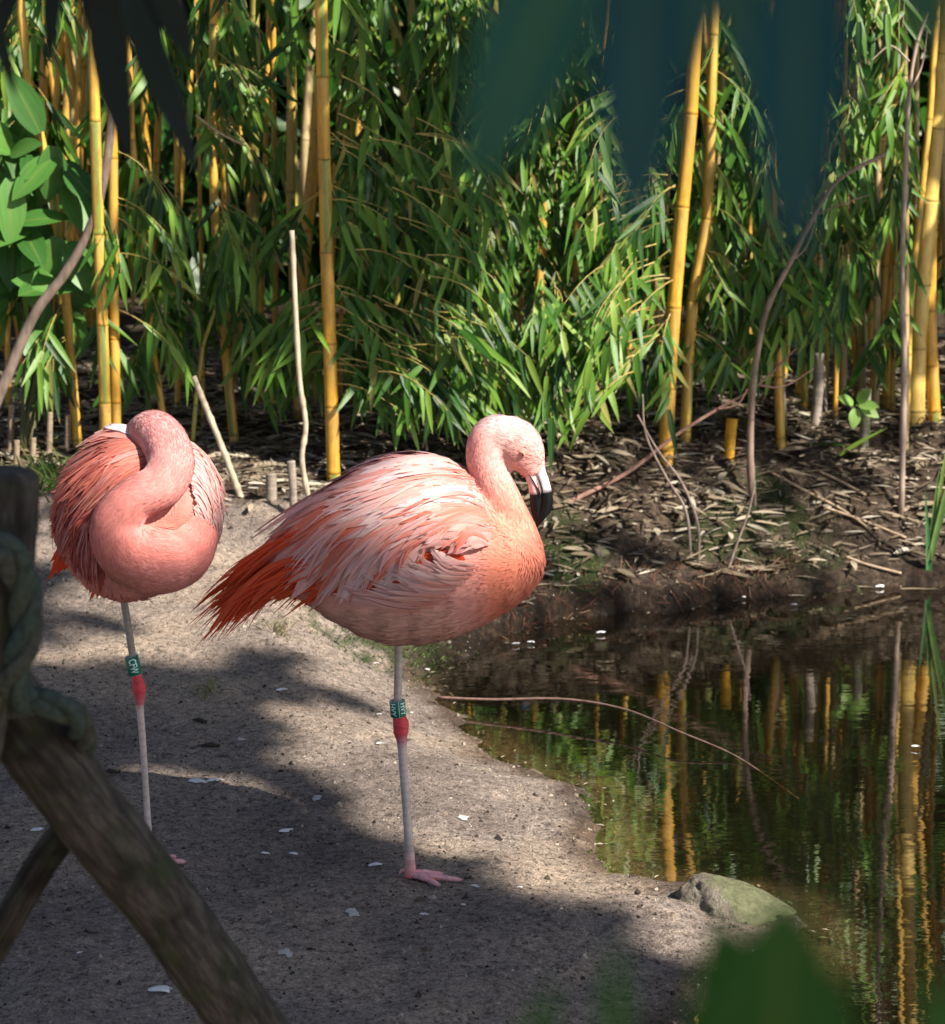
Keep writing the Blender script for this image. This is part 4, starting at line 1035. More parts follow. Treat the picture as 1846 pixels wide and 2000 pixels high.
# ------------------------------------------------------------------ fence: post, brace, rope
def log(name, label, pts, r, seg=28, n=60, cat='log', knots=()):
    path = [Vector(p) for p in spline(pts, n)]; mb = MB(); vs = []; fs = []; uv = []
    base = Vector(min(path, key=lambda p: p.z)); acc = 0; a = None
    for i, p in enumerate(path):
        t = (path[min(i + 1, n - 1)] - path[max(i - 1, 0)]).normalized()
        a = (a - t * a.dot(t)).normalized() if a else t.orthogonal().normalized()
        b = t.cross(a); acc += (path[i] - path[i - 1]).length if i else 0
        rr = r(i / (n - 1)) if callable(r) else r
        for j in range(seg):
            th = 2 * math.pi * j / seg
            k = 1 + .12 * (float(vnoise(th * 1.1 + 3, acc * 9, 1, 31)) - .5) + .09 * (float(vnoise(j * 1.7, acc * 40, 1, 32)) - .5)
            if i in (0, n - 1): k *= .8
            q = p + (a * math.cos(th) + b * math.sin(th)) * rr * k
            vs.append(q); uv.append((j / seg, acc))
    for i in range(n - 1):
        for j in range(seg): fs.append((i * seg + j, i * seg + (j + 1) % seg, (i + 1) * seg + (j + 1) % seg, (i + 1) * seg + j))
    fs.append(tuple(range(seg))[::-1]); fs.append(tuple(range((n - 1) * seg, n * seg)))
    mb.add(vs, fs, (1, 1, 1), 0, uv)
    return tag(mb.build(name, M_BARK, None, base), label, cat)
def ground_end(a, b):
    """continue the line a-b to the ground"""
    d = (b - a).normalized(); p = Vector(b)
    while p.z > hz(p.x, p.y) - .03: p = p + d * .02
    return p
lg = [P(-60, 1285, 2.66), P(40, 1412, 2.70), P(170, 1580, 2.76), P(302, 1750, 2.83), P(400, 1880, 2.88), P(490, 2005, 2.94)]
lg.append(ground_end(lg[-2], lg[-1]))
log('brace_log', 'dark weathered log leaning diagonally down from the roped post', lg, lambda t: .047 - .004 * t, n=90)
pp = [P(-14, 918, 2.6), P(-12, 1000, 2.6), P(-22, 1150, 2.6), P(-52, 1320, 2.6), P(-95, 1500, 2.6)]
pp.append(ground_end(pp[-2], pp[-1]))
log('fence_post', 'grey weathered wooden post with rope tied round it', pp, lambda t: .050 if t > .03 else .046, n=70, cat='post')
bb = [P(150, 1600, 2.86), P(95, 1668, 2.88), P(30, 1775, 2.9), P(-60, 1930, 2.93)]
bb.append(ground_end(bb[-2], bb[-1]))
log('branch_prop', 'thin dark branch propped under the leaning log', bb, .0205, n=40, seg=16, cat='branch')
def rope_strands(name, label, path, R, twist=38, cols=((.045, .06, .048), (.055, .06, .05), (.04, .058, .05))):
    path = [Vector(p) for p in spline(path, 130)]; base = path[0]
    e = empty(name, base, label, 'rope'); n = len(path); fr = []; a = None; acc = 0; A = []
    for i, p in enumerate(path):
        t = (path[min(i + 1, n - 1)] - path[max(i - 1, 0)]).normalized()
        a = (a - t * a.dot(t)).normalized() if a else t.orthogonal().normalized(); fr.append((a, t.cross(a)))
        acc += (path[i] - path[i - 1]).length if i else 0; A.append(acc)
    for s in range(3):
        mb = MB()
        mb.tube([path[i] + (fr[i][0] * math.cos(A[i] * twist + s * 2.094) + fr[i][1] * math.sin(A[i] * twist + s * 2.094)) * R * .52 for i in range(n)], R * .56, 10, cols[s], wob=.12)
        mb.build('strand', M_ROPE, e, base)
rope_strands('rope', 'thick green-grey rope hanging in a loop down the wooden post', [P(-40, 1090, 2.50), P(5, 1075, 2.51), P(40, 1120, 2.53), P(52, 1200, 2.56), P(42, 1270, 2.57), P(20, 1330, 2.58), P(45, 1372, 2.60)], .0185)
rope_strands('rope', 'thick mossy rope lashed round the top of the leaning log', [P(-30, 1352, 2.64), P(20, 1372, 2.62), P(80, 1372, 2.62), P(132, 1388, 2.64), P(158, 1420, 2.68), P(158, 1462, 2.75), P(110, 1480, 2.80)], .0165)

# ------------------------------------------------------------------ blurred leaves close to the lens, hanging from twigs
FT = [leaf_template(.12, .05, .12, 10, .1, .5), leaf_template(.14, .1, .1, 10, -.2, .5), leaf_template(.30, .08, .15, 10, .1, .5)]
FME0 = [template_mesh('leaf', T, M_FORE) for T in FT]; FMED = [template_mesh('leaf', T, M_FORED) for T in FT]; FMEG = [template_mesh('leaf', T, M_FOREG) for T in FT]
def near_branch(label, twig, leaves, name='overhanging_branch', fme=None):
    FME = fme or FME0
    base = Vector(twig[0]); e = empty(name, base, label, 'branch')
    mb = MB(); mb.tube([Vector(p) for p in spline(twig, 14)], .0022, 6, (.06, .05, .035)); mb.build('twig', M_WOOD, e, base)
    for (x0, y0), (x1, y1), Y0, Y1, ti, wpx in leaves:
        a, b = P(x0, y0, Y0), P(x1, y1, Y1); Ln = (b - a).length
        o = leaf_object('leaf', FME[ti], basis(b - a, Vector((rng.uniform(-.35, .15), -1, .45))), a, Ln, e, base)
        wl = wpx / FPX * Y0 / 2; hw0 = (.12, .14, .30)[ti] * Ln
        o.matrix_basis = o.matrix_basis @ Matrix.Diagonal((wl / hw0, 1, 1, 1))
near_branch('large drooping dark green leaves hanging over the pond, close up and out of focus', [P(2100, -330, .58), P(1600, -220, .54), P(1200, -180, .53), P(1000, -140, .52)],
  [((1140, -150), (918, 350), .52, .50, 0, 205), ((1265, -150), (1234, 465), .52, .50, 0, 175), ((1570, -170), (1548, 500), .53, .50, 0, 190),
   ((1390, -140), (1345, 150), .66, .66, 1, 80), ((1400, -140), (1500, 250), .72, .72, 1, 70), ((1740, -170), (1850, 100), .6, .6, 1, 100)])
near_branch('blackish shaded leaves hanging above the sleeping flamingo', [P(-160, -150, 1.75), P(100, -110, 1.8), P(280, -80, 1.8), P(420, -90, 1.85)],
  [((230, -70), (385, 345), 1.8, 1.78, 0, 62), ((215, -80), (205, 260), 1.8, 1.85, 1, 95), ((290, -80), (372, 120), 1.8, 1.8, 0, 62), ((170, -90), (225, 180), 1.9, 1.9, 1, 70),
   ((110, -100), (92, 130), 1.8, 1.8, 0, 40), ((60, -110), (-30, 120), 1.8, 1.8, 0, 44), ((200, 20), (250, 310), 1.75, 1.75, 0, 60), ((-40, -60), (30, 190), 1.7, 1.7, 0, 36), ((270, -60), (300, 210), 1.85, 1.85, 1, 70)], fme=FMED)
near_branch('broad green leaves rising close up and out of focus at the pond edge', [P(1520, 2800, .52), P(1500, 2500, .52), P(1490, 2240, .51)],
  [((1490, 2300), (1540, 1775), .50, .48, 2, 330), ((1500, 2260), (1410, 1800), .51, .5, 2, 240), ((1000, 2160), (1085, 1925), .5, .5, 2, 80), ((1200, 2140), (1205, 1840), .46, .45, 0, 60), ((1600, 2200), (1640, 1900), .5, .5, 2, 120), ((1860, 2200), (1835, 1900), .5, .5, 2, 110)], 'foreground_plant', FMEG)

# ------------------------------------------------------------------ mossy rock at the point of the shore
def rock(label, c, sx, sy, sz, seed):
    bm = bmesh.new(); bmesh.ops.create_icosphere(bm, subdivisions=5, radius=1)
    for v in bm.verts:
        p = v.co.copy(); n = float(vnoise(p.x * 1.3 + p.z, p.y * 1.3 - p.z * .7, 1.2, seed)) - .5; n2 = float(vnoise(p.x * 4 + p.z * 3, p.y * 4 + p.z, 1, seed + 1)) - .5
        n3 = float(vnoise(p.x * 11 + p.z * 5, p.y * 11 + p.z * 7, 1, seed + 2)) - .5; n4_ = float(vnoise(p.x * 30 + p.z * 17, p.y * 30 + p.z * 21, 1, seed + 3)) - .5; k = 1 + .18 * n + .09 * n2 + .05 * n3 + .02 * n4_; top = max(0, p.z)
        v.co = Vector((p.x * sx * (1 - .25 * top) - .38 * sx * top * top, p.y * sy * (1 - .2 * top), p.z * sz)) * k
    me = bpy.data.meshes.new('rock'); bm.to_mesh(me); bm.free(); me.materials.append(M_ROCK)
    me.polygons.foreach_set('use_smooth', np.ones(len(me.polygons), bool))
    o = bpy.data.objects.new('rock', me); COL.objects.link(o); o.location = c; return tag(o, label, 'rock')
rc = W(1455, 1785, 0.0)
rock('pale rock with green moss at the tip of the muddy shore', rc + Vector((-.012, 0, -.016)), .150, .13, .078, 41).rotation_euler = (0, math.radians(10), math.radians(-12))
rock('small dark stone in the bank by the moss cushion', G(1175, 1075) + Vector((0, 0, -.01)), .03, .03, .022, 43)

# ------------------------------------------------------------------ saplings, twigs, stumps
def stick(name, label, pxs, w, col, Y=None, cat='stick', group=None, nodes=0, base_ground=True, dY=0.0, branches=()):
    if Y is None: Y = G(*pxs[0]).y
    pts = [P(x, y, Y + dY * i / (len(pxs) - 1)) for i, (x, y) in enumerate(pxs)]
    if base_ground: pts[0].z = min(pts[0].z, hz(pts[0].x, pts[0].y)) - .015
    base = Vector(pts[0]); n = 40; path = [Vector(p) for p in spline(pts, n)]; ws = w if hasattr(w, '__len__') else (w, w)
    rad = [(ws[0] + (ws[1] - ws[0]) * i / (n - 1)) / FPX * Y / 2 * (1.22 if nodes and i % nodes == nodes // 2 else 1) for i in range(n)]
    cols = [tuple(x * k_ for x in col) for k_ in [rng.uniform(.8, 1.15) for _ in range(n)]]
    if not branches:
        mb = MB(); mb.tube(path, rad, 9, cols, wob=.08); return tag(mb.build(name, M_WOOD, None, base), label, cat, group)
    e = empty(name, base, label, cat, group); mb = MB(); mb.tube(path, rad, 9, cols, wob=.08); mb.build('stem', M_WOOD, e, base)
    for br in branches:
        q = [P(x, y, Y + dY * .5 + rng.uniform(-.03, .03)) for x, y in br]; mb = MB(); mb.tube([Vector(p) for p in spline(q, 14)], [.0042 - .0002 * i for i in range(14)], 6, col, wob=.1); mb.build('twig', M_WOOD, e, base)
    return e
BRN = (.22, .15, .11); GRB = (.24, .20, .165); PAL = (.40, .33, .24)
stick('sapling', 'bare brown sapling curving up from the mossy bank with swollen joints', [(1472, 990), (1466, 900), (1468, 800), (1478, 700), (1500, 600), (1545, 510), (1590, 420), (1640, 350), (1730, 300)], (15, 7), (.27, .19, .145), cat='sapling', nodes=8,
      branches=[[(1545, 510), (1580, 470), (1612, 330)], [(1470, 990), (1440, 1050), (1428, 1120)], [(1590, 420), (1640, 400), (1700, 380)]])
stick('sapling', 'thin pale straight sapling in front of the bamboo by the reeds', [(1768, 790), (1766, 700), (1762, 600), (1764, 450), (1770, 300), (1776, 180), (1790, 90), (1815, 20)], (12, 6), (.36, .27, .22), Y=8.2, cat='sapling', nodes=6,
      branches=[[(1776, 180), (1800, 130), (1812, 60)], [(1776, 120), (1740, 90), (1700, 120)]])
stick('twig', 'long reddish twig leaning up from the leaf litter across the thick cane', [(1085, 985), (1150, 962), (1230, 920), (1320, 850), (1400, 800), (1480, 752), (1555, 680)], (11, 4), (.27, .15, .115), dY=.35, branches=[[(1480, 752), (1530, 755), (1590, 720)], [(1400, 800), (1440, 790), (1460, 760)]])
stick('dead_cane', 'pale dead cane snapped off at the top, left of the thickest golden cane', [(607, 985), (590, 900), (597, 830), (585, 740), (577, 600), (570, 450)], (11, 10), PAL, nodes=8)
stick('dead_cane', 'pale cane leaning behind the sleeping flamingo', [(472, 968), (440, 890), (400, 790), (378, 735)], (14, 11), PAL, nodes=9)
stick('branch', 'thick brown branch curving up from behind the fence post to the bamboo pair', [(-58, 915), (-12, 800), (20, 720), (70, 610), (130, 530), (178, 440), (205, 340), (222, 200)], (24, 16), (.17, .125, .10), Y=7.9, cat='branch')
stick('stub', 'grey cut stub with torn top standing behind the flamingo\'s back', [(573, 1005), (572, 950), (568, 900)], (15, 17), GRB, group=None)
stick('stub', 'short fat grey stub between the two flamingos', [(530, 975), (530, 950), (529, 925)], (24, 22), GRB)
stick('stump', 'yellow sawn bamboo stump standing alone in the litter', [(1424, 892), (1426, 860), (1430, 818)], (21, 23), YEL, cat='stump')
stick('stump', 'tall split grey stump behind the litter', [(1592, 825), (1598, 760), (1600, 690)], (22, 20), GRB, cat='stump')
stick('stump', 'thin grey stump leaning against the split one', [(1612, 815), (1610, 770), (1607, 715)], (10, 10), GRB, cat='stump')
stick('stump', 'weathered grey stump behind the small bright seedling', [(1686, 868), (1690, 820), (1692, 760)], (20, 20), (.20, .18, .15), cat='stump')
stick('stump', 'grey stub beside the yellow cane foot', [(1534, 850), (1532, 790), (1528, 670)], (8, 6), GRB, cat='stump')
for i, (x, y, t) in enumerate([(30, 920, 60), (62, 905, 50), (95, 890, 85), (130, 880, 70), (20, 880, 90)]):
    stick('stub', 'short brown cane stub in the litter behind the fence post', [(x, y), (x + 2, y - t * .5), (x + 3, y - t)], (13, 12), (.30, .22, .15), group='cane stubs behind the post')
for x0, pts, lab in [(0, [(1350, 1090), (1340, 1000), (1300, 930), (1262, 850), (1255, 770)], 'thin grey-brown twig standing in the bank left of the sapling'),
                     (0, [(1365, 1090), (1362, 1020), (1330, 940), (1285, 880), (1245, 810)], 'thin forked twig standing in the bank beside the thick cane foot'),
                     (0, [(1420, 1110), (1440, 1060), (1462, 1000), (1475, 940)], 'short dark twig rising against the sapling foot'),
                     (0, [(835, 905), (832, 860), (828, 800)], 'thin dry stalk standing behind the flamingo\'s back'),
                     (0, [(1700, 1045), (1640, 1010), (1560, 960), (1500, 930)], 'dry brown stalk lying down the bank right of the sapling'),
                     (0, [(1690, 975), (1640, 950), (1600, 930)], 'straw-coloured stalk lying in the litter'),
                     (0, [(1760, 1130), (1690, 1120), (1650, 1095)], 'reddish stalk lying at the waterline by the reeds'),
                     (0, [(1610, 1000), (1690, 1030), (1770, 1060)], 'pale stalk sloping to the water by the reeds')]:
    lie = 'lying' in lab or 'sloping' in lab
    if lie:
        q = [G(*p) + Vector((0, 0, .012)) for p in pts]; mb = MB(); mb.tube([Vector(v) for v in spline(q, 20)], .0045, 7, (.33, .24, .16), wob=.15); tag(mb.build('dry_stalk', M_WOOD, None, q[0]), lab, 'stalk')
    else: stick('twig', lab, pts, (7, 3), (.20, .15, .13), cat='twig')
# twig arching low over the water
q = [W(855, 1362, .03), W(960, 1366, .035), W(1100, 1365, .05), W(1220, 1385, .05), W(1330, 1430, .04), W(1440, 1478, .01), W(1560, 1560, -.02)]
mb = MB(); mb.tube([Vector(v) for v in spline(q, 50)], [.0038 - .00005 * i for i in range(50)], 7, (.20, .12, .10), wob=.15)
tag(mb.build('twig', M_WOOD, None, q[0]), 'long thin twig arching low across the dark water from the shore', 'twig')
# dry sprig caught in the leaves
q = [P(382, 225, 8.0), P(430, 260, 8.0), P(480, 285, 8.0)]
mb = MB(); mb.tube([Vector(v) for v in spline(q, 12)], .004, 6, (.36, .26, .16)); tag(mb.build('twig', M_WOOD, None, q[0]), 'small dry twig caught among the bamboo leaves above the sleeping flamingo', 'twig')

# ------------------------------------------------------------------ laurel with broad glossy leaves
LT = [leaf_template(.23, .14, .18, 8, .15, .5), leaf_template(.27, .22, .12, 8, -.2, .5)]
LME = [template_mesh('leaf', T, M_BROAD) for T in LT]
lb = Vector((P(40, 900, 8.0).x, 8.05, 0)); lb.z = hz(lb.x, lb.y)
le = empty('laurel', lb, 'laurel shrub with broad glossy bright green leaves beside the bamboo pair', 'shrub')
tips = [(25, 290), (95, 300), (60, 345), (125, 335), (20, 400), (50, 440), (85, 400), (130, 400), (25, 480), (70, 500), (110, 470), (30, 550), (75, 580), (120, 540), (150, 510), (15, 620), (60, 640), (100, 650), (140, 600), (40, 250), (85, 560), (5, 340), (0, 520)]
cst = [(5, 330), (90, 330), (35, 460), (100, 470), (40, 590), (110, 590)]
for cx, cy in cst:
    q = [lb, lb.lerp(P(cx, cy, 8.15), .5) + Vector((.03, .05, 0)), P(cx, cy, 8.12)]; mb = MB(); mb.tube([Vector(v) for v in spline(q, 14)], [.012 - .0006 * i for i in range(14)], 7, (.10, .10, .05)); mb.build('stem', M_WOOD, le, lb)
for i in range(58):
    x, y = tips[i % len(tips)]; x += rng.uniform(-30, 30); y += rng.uniform(-30, 30)
    cx, cy = min(cst, key=lambda c: (c[0] - x) ** 2 + (c[1] - y) ** 2); Y = rng.uniform(7.95, 8.25)
    d = Vector((x - cx + rng.uniform(-25, 25), rng.uniform(-60, 0), -(y - cy) - 25))
    leaf_object('leaf', LME[i % 2], basis(d, Vector((rng.uniform(-.2, .6), -1, rng.uniform(.4, 1.2)))), P(x, y, Y) - d.normalized() * .06, rng.uniform(.15, .24), le, lb)

# ------------------------------------------------------------------ small plants on the bank
def blade(mb, root, d, L, w, col, bend=.3, n=6):
    d = Vector(d).normalized(); s = d.cross(Vector((0, 1, 0))); s = s.normalized() if s.length > .01 else Vector((1, 0, 0))
    hv = Vector((d.x, d.y, 0)); hv = hv if hv.length > .01 else Vector((1, 0, 0)); hv.normalize(); vs = []; fs = []; uv = []
    for i in range(n + 1):
        t = i / n; p = root + d * L * t + (hv * bend - Vector((0, 0, bend * .6))) * L * t * t
        ww = w * (1 - t ** 2.2) * .5 + .0002
        vs += [p - s * ww, p + Vector((0, ww * .5, 0)), p + s * ww]
    for i in range(n):
        for j in (0, 1): k = i * 3 + j; fs.append((k, k + 1, k + 4, k + 3))
    mb.add(vs, fs, col)
rb = G(1812, 1112); re_ = empty('reed', rb, 'tall green reed blades growing from the waterline', 'reed')
for dx, L_, c in [((.02, 0, 1), .40, (.07, .17, .04)), ((.16, -.05, 1), .52, (.12, .20, .05)), ((-.04, 0, 1), .30, (.05, .15, .05)), ((.10, .05, 1), .62, (.16, .22, .05)), ((.22, 0, 1), .44, (.06, .15, .04))]:
    mb = MB(); blade(mb, rb + rv(.008) - Vector((0, 0, .02)), dx, L_, .017, c, .04, 10); mb.build('blade', M_GRASS, re_, rb)
rb2 = G(1835, 800); r2 = empty('sedge', rb2 + Vector((.05, 0, 0)), 'arching green sedge leaves reaching in over the litter', 'sedge'); r0 = rb2 + Vector((.05, 0, 0))
for d_ in [(-1, -.1, .5), (-.9, -.3, .1), (-1, 0, .25), (-.7, -.3, .9)]:
    mb = MB(); blade(mb, r0, d_, rng.uniform(.2, .32), .016, (.06, .15, .05), .25, 10); mb.build('blade', M_GRASS, r2, r0)
sd = G(1690, 885); se = empty('seedling', sd, 'small bright green seedling with rounded leaflets in the litter', 'seedling')
top = P(1672, 790, sd.y - .05); mb = MB(); mb.tube([Vector(v) for v in spline([sd, (sd + top) / 2 + Vector((.03, 0, .01)), top], 12)], .0025, 6, (.14, .22, .06)); mb.build('stem', M_GRASS, se, sd)
M_SEED = m_leaf('seedling_leaf', [(0, (.20, .36, .08)), (1, (.30, .46, .12))], per_object=True, vein=9, transl=.3); SME = template_mesh('leaf', leaf_template(.30, .1, .15, 6, 0, .5), M_SEED)
for (x, y) in [(1645, 778), (1668, 830), (1702, 792), (1690, 770), (1720, 815)]:
    t = P(x, y, top.y - .03); leaf_object('leaf', SME, basis(t - top, (0.1, -1, .8)), top + (t - top) * .2, .075, se, sd)
# dark green leaning blades lying over the litter
for x, y, dx, dz, lab in [(1552, 880, .9, .12, 'green fallen bamboo leaf lying flat in the litter'), (1640, 900, .7, .55, 'dark green bamboo leaf slanting over the litter')]:
    g = G(x, y); leaf_ = leaf_object('fallen_leaf', BAMBOO_ME[0], basis((dx, -.2, dz), (0, -.5, 1)), g + Vector((0, 0, .012)), .2); tag(leaf_, lab, 'leaf')
# grass tufts
def tuft(name, label, c, n, spread, L, cols, group=None):
    mb = MB()
    tx = c.x + nr.normal(0, spread, n); ty = c.y + nr.normal(0, spread * 1.3, n); tz = height(tx, ty) - .003
    for q in range(n):
        r = Vector((tx[q], ty[q], tz[q]))
        blade(mb, r, (rng.uniform(-.7, .7), rng.uniform(-.6, .4), 1), L * rng.uniform(.4, 1.2), rng.uniform(.0015, .004) * (1 + L * 8), rng.choice(cols), rng.uniform(.1, .7), 4)
    o = mb.build(name, M_GRASS, None, c); tag(o, label, 'grass', group, 'stuff'); return o
GC = [(.05, .12, .02), (.08, .16, .03), (.12, .18, .04), (.18, .18, .06)]
tuft('grass_tuft', 'tuft of broad green grass behind the post beside the sleeping flamingo', G(95, 940), 190, .07, .12, GC)
tuft('grass_tuft', 'short moss and grass on the sand under the flamingo\'s belly', G(690, 1235), 700, .11, .016, [(.05, .09, .02), (.08, .12, .03)])
tuft('grass_tuft', 'short grass at the head of the inlet behind the flamingo\'s leg', G(805, 1268), 500, .08, .02, [(.05, .09, .02), (.09, .12, .03)])
tuft('grass_tuft', 'moss cushion at the foot of the sapling', G(1490, 1015), 500, .10, .022, [(.025, .05, .01), (.05, .085, .02)])
tuft('grass_tuft', 'mossy fringe on the bank edge above the water', G(1575, 1085), 400, .09, .03, [(.04, .06, .018), (.09, .09, .035)])
tuft('grass_tuft', 'green sprouts on the slope in front of the flamingo\'s breast', G(1105, 1110), 260, .07, .025, [(.05, .10, .02), (.08, .14, .03)])
tuft('grass_tuft', 'pale dry tuft on the sand between the flamingos', G(410, 1352), 26, .015, .05, [(.30, .27, .16), (.2, .2, .1)])
tuft('grass_tuft', 'dry wispy tuft under the flamingo\'s tail', G(545, 1238), 40, .025, .05, [(.28, .24, .16), (.2, .18, .1)])

# ------------------------------------------------------------------ leaf litter
DT = [leaf_template(.055, .05, .15, 4, .3), leaf_template(.07, .18, .1, 4, -.5), leaf_template(.045, -.1, .2, 4, .2), leaf_template(.12, .12, .1, 4, .3, .5)]
DME = [template_mesh('fallen_leaf', T, M_DEAD) for T in DT]
def litter_item():
    while True:
        x, y = rng.uniform(-20, 1866), rng.uniform(835, 1150)
        if y > 1000 and x < 1060: continue
        if y > 1040 and rng.random() < .75: continue
        if x < 430 and y > 960: continue
        return x, y
items = []
pts_px = [litter_item() for _ in range(300)]
DENS = 42000
for i, (x, y) in enumerate(pts_px):
    g = G(x, y); a = rng.uniform(0, 6.28); d = Vector((math.cos(a), math.sin(a), rng.uniform(-.08, .15))); n_ = Vector((rng.uniform(-.35, .35), rng.uniform(-.5, .2), 1))
    o = leaf_object('fallen_leaf', DME[i % 4 if rng.random() < .8 else 0], basis(d, n_), g + Vector((0, 0, rng.uniform(.006, .02))), rng.uniform(.06, .125))
    tag(o, 'dry tan bamboo leaf lying in the litter under the bamboo', 'leaf', 'fallen leaves in the litter')
lx = nr.uniform(-2.3, 2.4, DENS); ly = 6.9 + 3.9 * nr.random(DENS) ** 1.35; ld = sdist(lx, ly); lz = height(lx, ly)
for x, y, d_, z in zip(lx, ly, ld, lz):
    if d_ < .05 + .35 * rng.random() ** 1.5 or (y < 7.55 + .25 * rng.random() and x < .12): continue
    a = rng.uniform(0, 6.28)
    items.append((rng.randrange(4), basis((math.cos(a), math.sin(a), rng.uniform(-.1, .25)), (rng.uniform(-.5, .5), rng.uniform(-.6, .4), 1)), Vector((x, y, z + rng.uniform(.002, .016))), rng.uniform(.03, .11), min(1, max(0, rng.gauss(.55, .28)))))
lx = nr.uniform(-1.3, .4, 900); ly = nr.uniform(3.6, 7.6, 900); ld = sdist(lx, ly); lz = height(lx, ly)
for x, y, d_, z in zip(lx, ly, ld, lz):       # sparse bits on the open sand
    if d_ < .03: continue
    a = rng.uniform(0, 6.28); items.append((rng.randrange(3), basis((math.cos(a), math.sin(a), rng.uniform(-.05, .2)), (rng.uniform(-.4, .4), rng.uniform(-.4, .4), 1)), Vector((x, y, z + .003)), rng.uniform(.006, .022), rng.uniform(.1, 1)))
tag(leaf_mass('leaf_litter', items, DT, M_DEADM), 'dead bamboo leaves and chaff covering the bank', 'litter', kind='stuff')
# crumbs of soil on the sand
Vs = []; Fs = []; Cs = []; k = 0
tet = np.array([(1, 0, -.5), (-.5, .87, -.5), (-.5, -.87, -.5), (.1, .1, .9), (.6, .6, .2), (-.6, .2, .3)])
tf = [(0, 1, 4), (1, 5, 4), (4, 5, 3), (0, 4, 3), (2, 0, 3), (2, 3, 5), (1, 2, 5)]
N_C = 24000
cx = nr.uniform(-1.5, .95, N_C); cy = nr.uniform(2.9, 7.6, N_C) ; cd = sdist(cx, cy); cz = height(cx, cy)
for x, y, z, d_ in zip(cx, cy, cz, cd):
    if d_ < -.06: continue
    s = .0019 * math.exp(abs(rng.gauss(0, .6))) * (1.0 if y > 4 else .8); a = rng.uniform(0, 6.28); R = np.array([(math.cos(a), -math.sin(a), 0), (math.sin(a), math.cos(a), 0), (0, 0, .8)])
    Vs.append((tet * s * nr.uniform(.6, 1.3, (6, 1))) @ R.T + (x, y, z)); Fs += [tuple(i + k for i in f) for f in tf]; k += 6
    c = rng.choice([(.05, .04, .033), (.09, .07, .055), (.16, .13, .10), (.03, .025, .02), (.30, .26, .21)]); Cs.append(np.tile(c, (6, 1)))
tag(npmesh('soil_crumbs', np.concatenate(Vs), Fs, M_CRUMB, cols=np.concatenate(Cs), smooth=False), 'crumbs of dark soil scattered over the sand', 'soil', kind='stuff')
# roots hanging at the undercut bank
mb = MB()
for _ in range(260):
    x = rng.uniform(980, 1560); i = np.interp(x, [980, 1100, 1300, 1600], [1243, 1207, 1190, 1158]); g = W(x, i + rng.uniform(-26, 4), .0); g.z = max(hz(g.x, g.y), 0) + rng.uniform(.0, .03)
    d = Vector((rng.uniform(-.8, .8), -rng.uniform(.1, .7), -rng.uniform(0, .8))).normalized() * rng.uniform(.03, .09)
    mb.tube([g, g + d * .5 + rv(.01), g + d + rv(.012)], [.0016, .0013, .0006], 4, rng.choice([(.10, .035, .025), (.14, .06, .035), (.05, .03, .02), (.20, .12, .07)]), cap=False)
tag(mb.build('bank_roots', M_WOOD), 'reddish roots hanging from the undercut far bank', 'roots', kind='stuff')

# ------------------------------------------------------------------ moulted feathers on the sand and water
def small_feather(g, a, L, lift=.25):
    vs, fs, cs, uv = feather_strip([g + Vector((math.cos(a), math.sin(a), 0)) * L * t + Vector((0, 0, .004 + lift * L * t * (1 - t) * 1.4)) for t in [i / 6 for i in range(7)]], [Vector((0, -.25, 1)).normalized()] * 7, L * .19, (.8, .78, .78), (.8, .76, .77), (.82, .8, .8), .9, cup=.6)
    mb = MB(); mb.add([v - g for v in vs], fs, cs); return mb
NEAR = [(370, 1530, .05, 'curled white feather on the sand right of the sleeping flamingo\'s leg'), (405, 1535, .035, None), (545, 1628, .032, 'white feather alone on the sand between the two legs'), (720, 1699, .028, 'small white feather just left of the flamingo\'s foot'), (565, 1672, .022, None), (510, 1674, .020, None), (290, 1938, .045, 'white feather in the shade beside the leaning log'), (540, 1352, .03, None), (830, 1312, .018, None), (735, 1398, .015, None), (800, 1395, .012, None), (735, 1458, .016, None), (820, 1790, .02, None), (920, 1735, .02, 'pale feather beyond the flamingo\'s toes'), (60, 1628, .03, None), (900, 1770, .012, None), (730, 1300, .016, None), (455, 1215, .014, None), (150, 1870, .012, None), (1010, 1740, .012, None)]
for x, y, L_, lab in NEAR:
    g = G(x, y); o = small_feather(g, rng.uniform(-.6, .6), L_).build('fallen_feather', M_WHITE); o.location = g
    tag(o, lab or 'tiny white down feather lying on the sand', 'feather', None if lab else 'down feathers on the sand')
for x, y in [(1030, 1256), (1165, 1238), (1540, 1135), (1545, 1183), (1440, 1168), (1710, 1148), (1780, 1460), (1000, 1260), (1350, 1165)]:
    g = W(x, y, .004); o = small_feather(g, rng.uniform(-.5, .5), rng.uniform(.02, .035)).build('floating_feather', M_WHITE); o.location = g
    tag(o, 'white down feather floating on the dark water', 'feather', 'feathers on the water')
for x, y, L_, a in [(1540, 1163, .07, .15), (1660, 1146, .09, .1), (1760, 1150, .14, 0.0), (1430, 1175, .04, 1.2)]:
    g = W(x, y, .006); o = leaf_object('floating_leaf', DME[0], basis((math.cos(a), math.sin(a) * .4, .03), (0, -.2, 1)), g, L_); tag(o, 'pale narrow leaf floating at the far water\'s edge', 'leaf', 'leaves on the water')
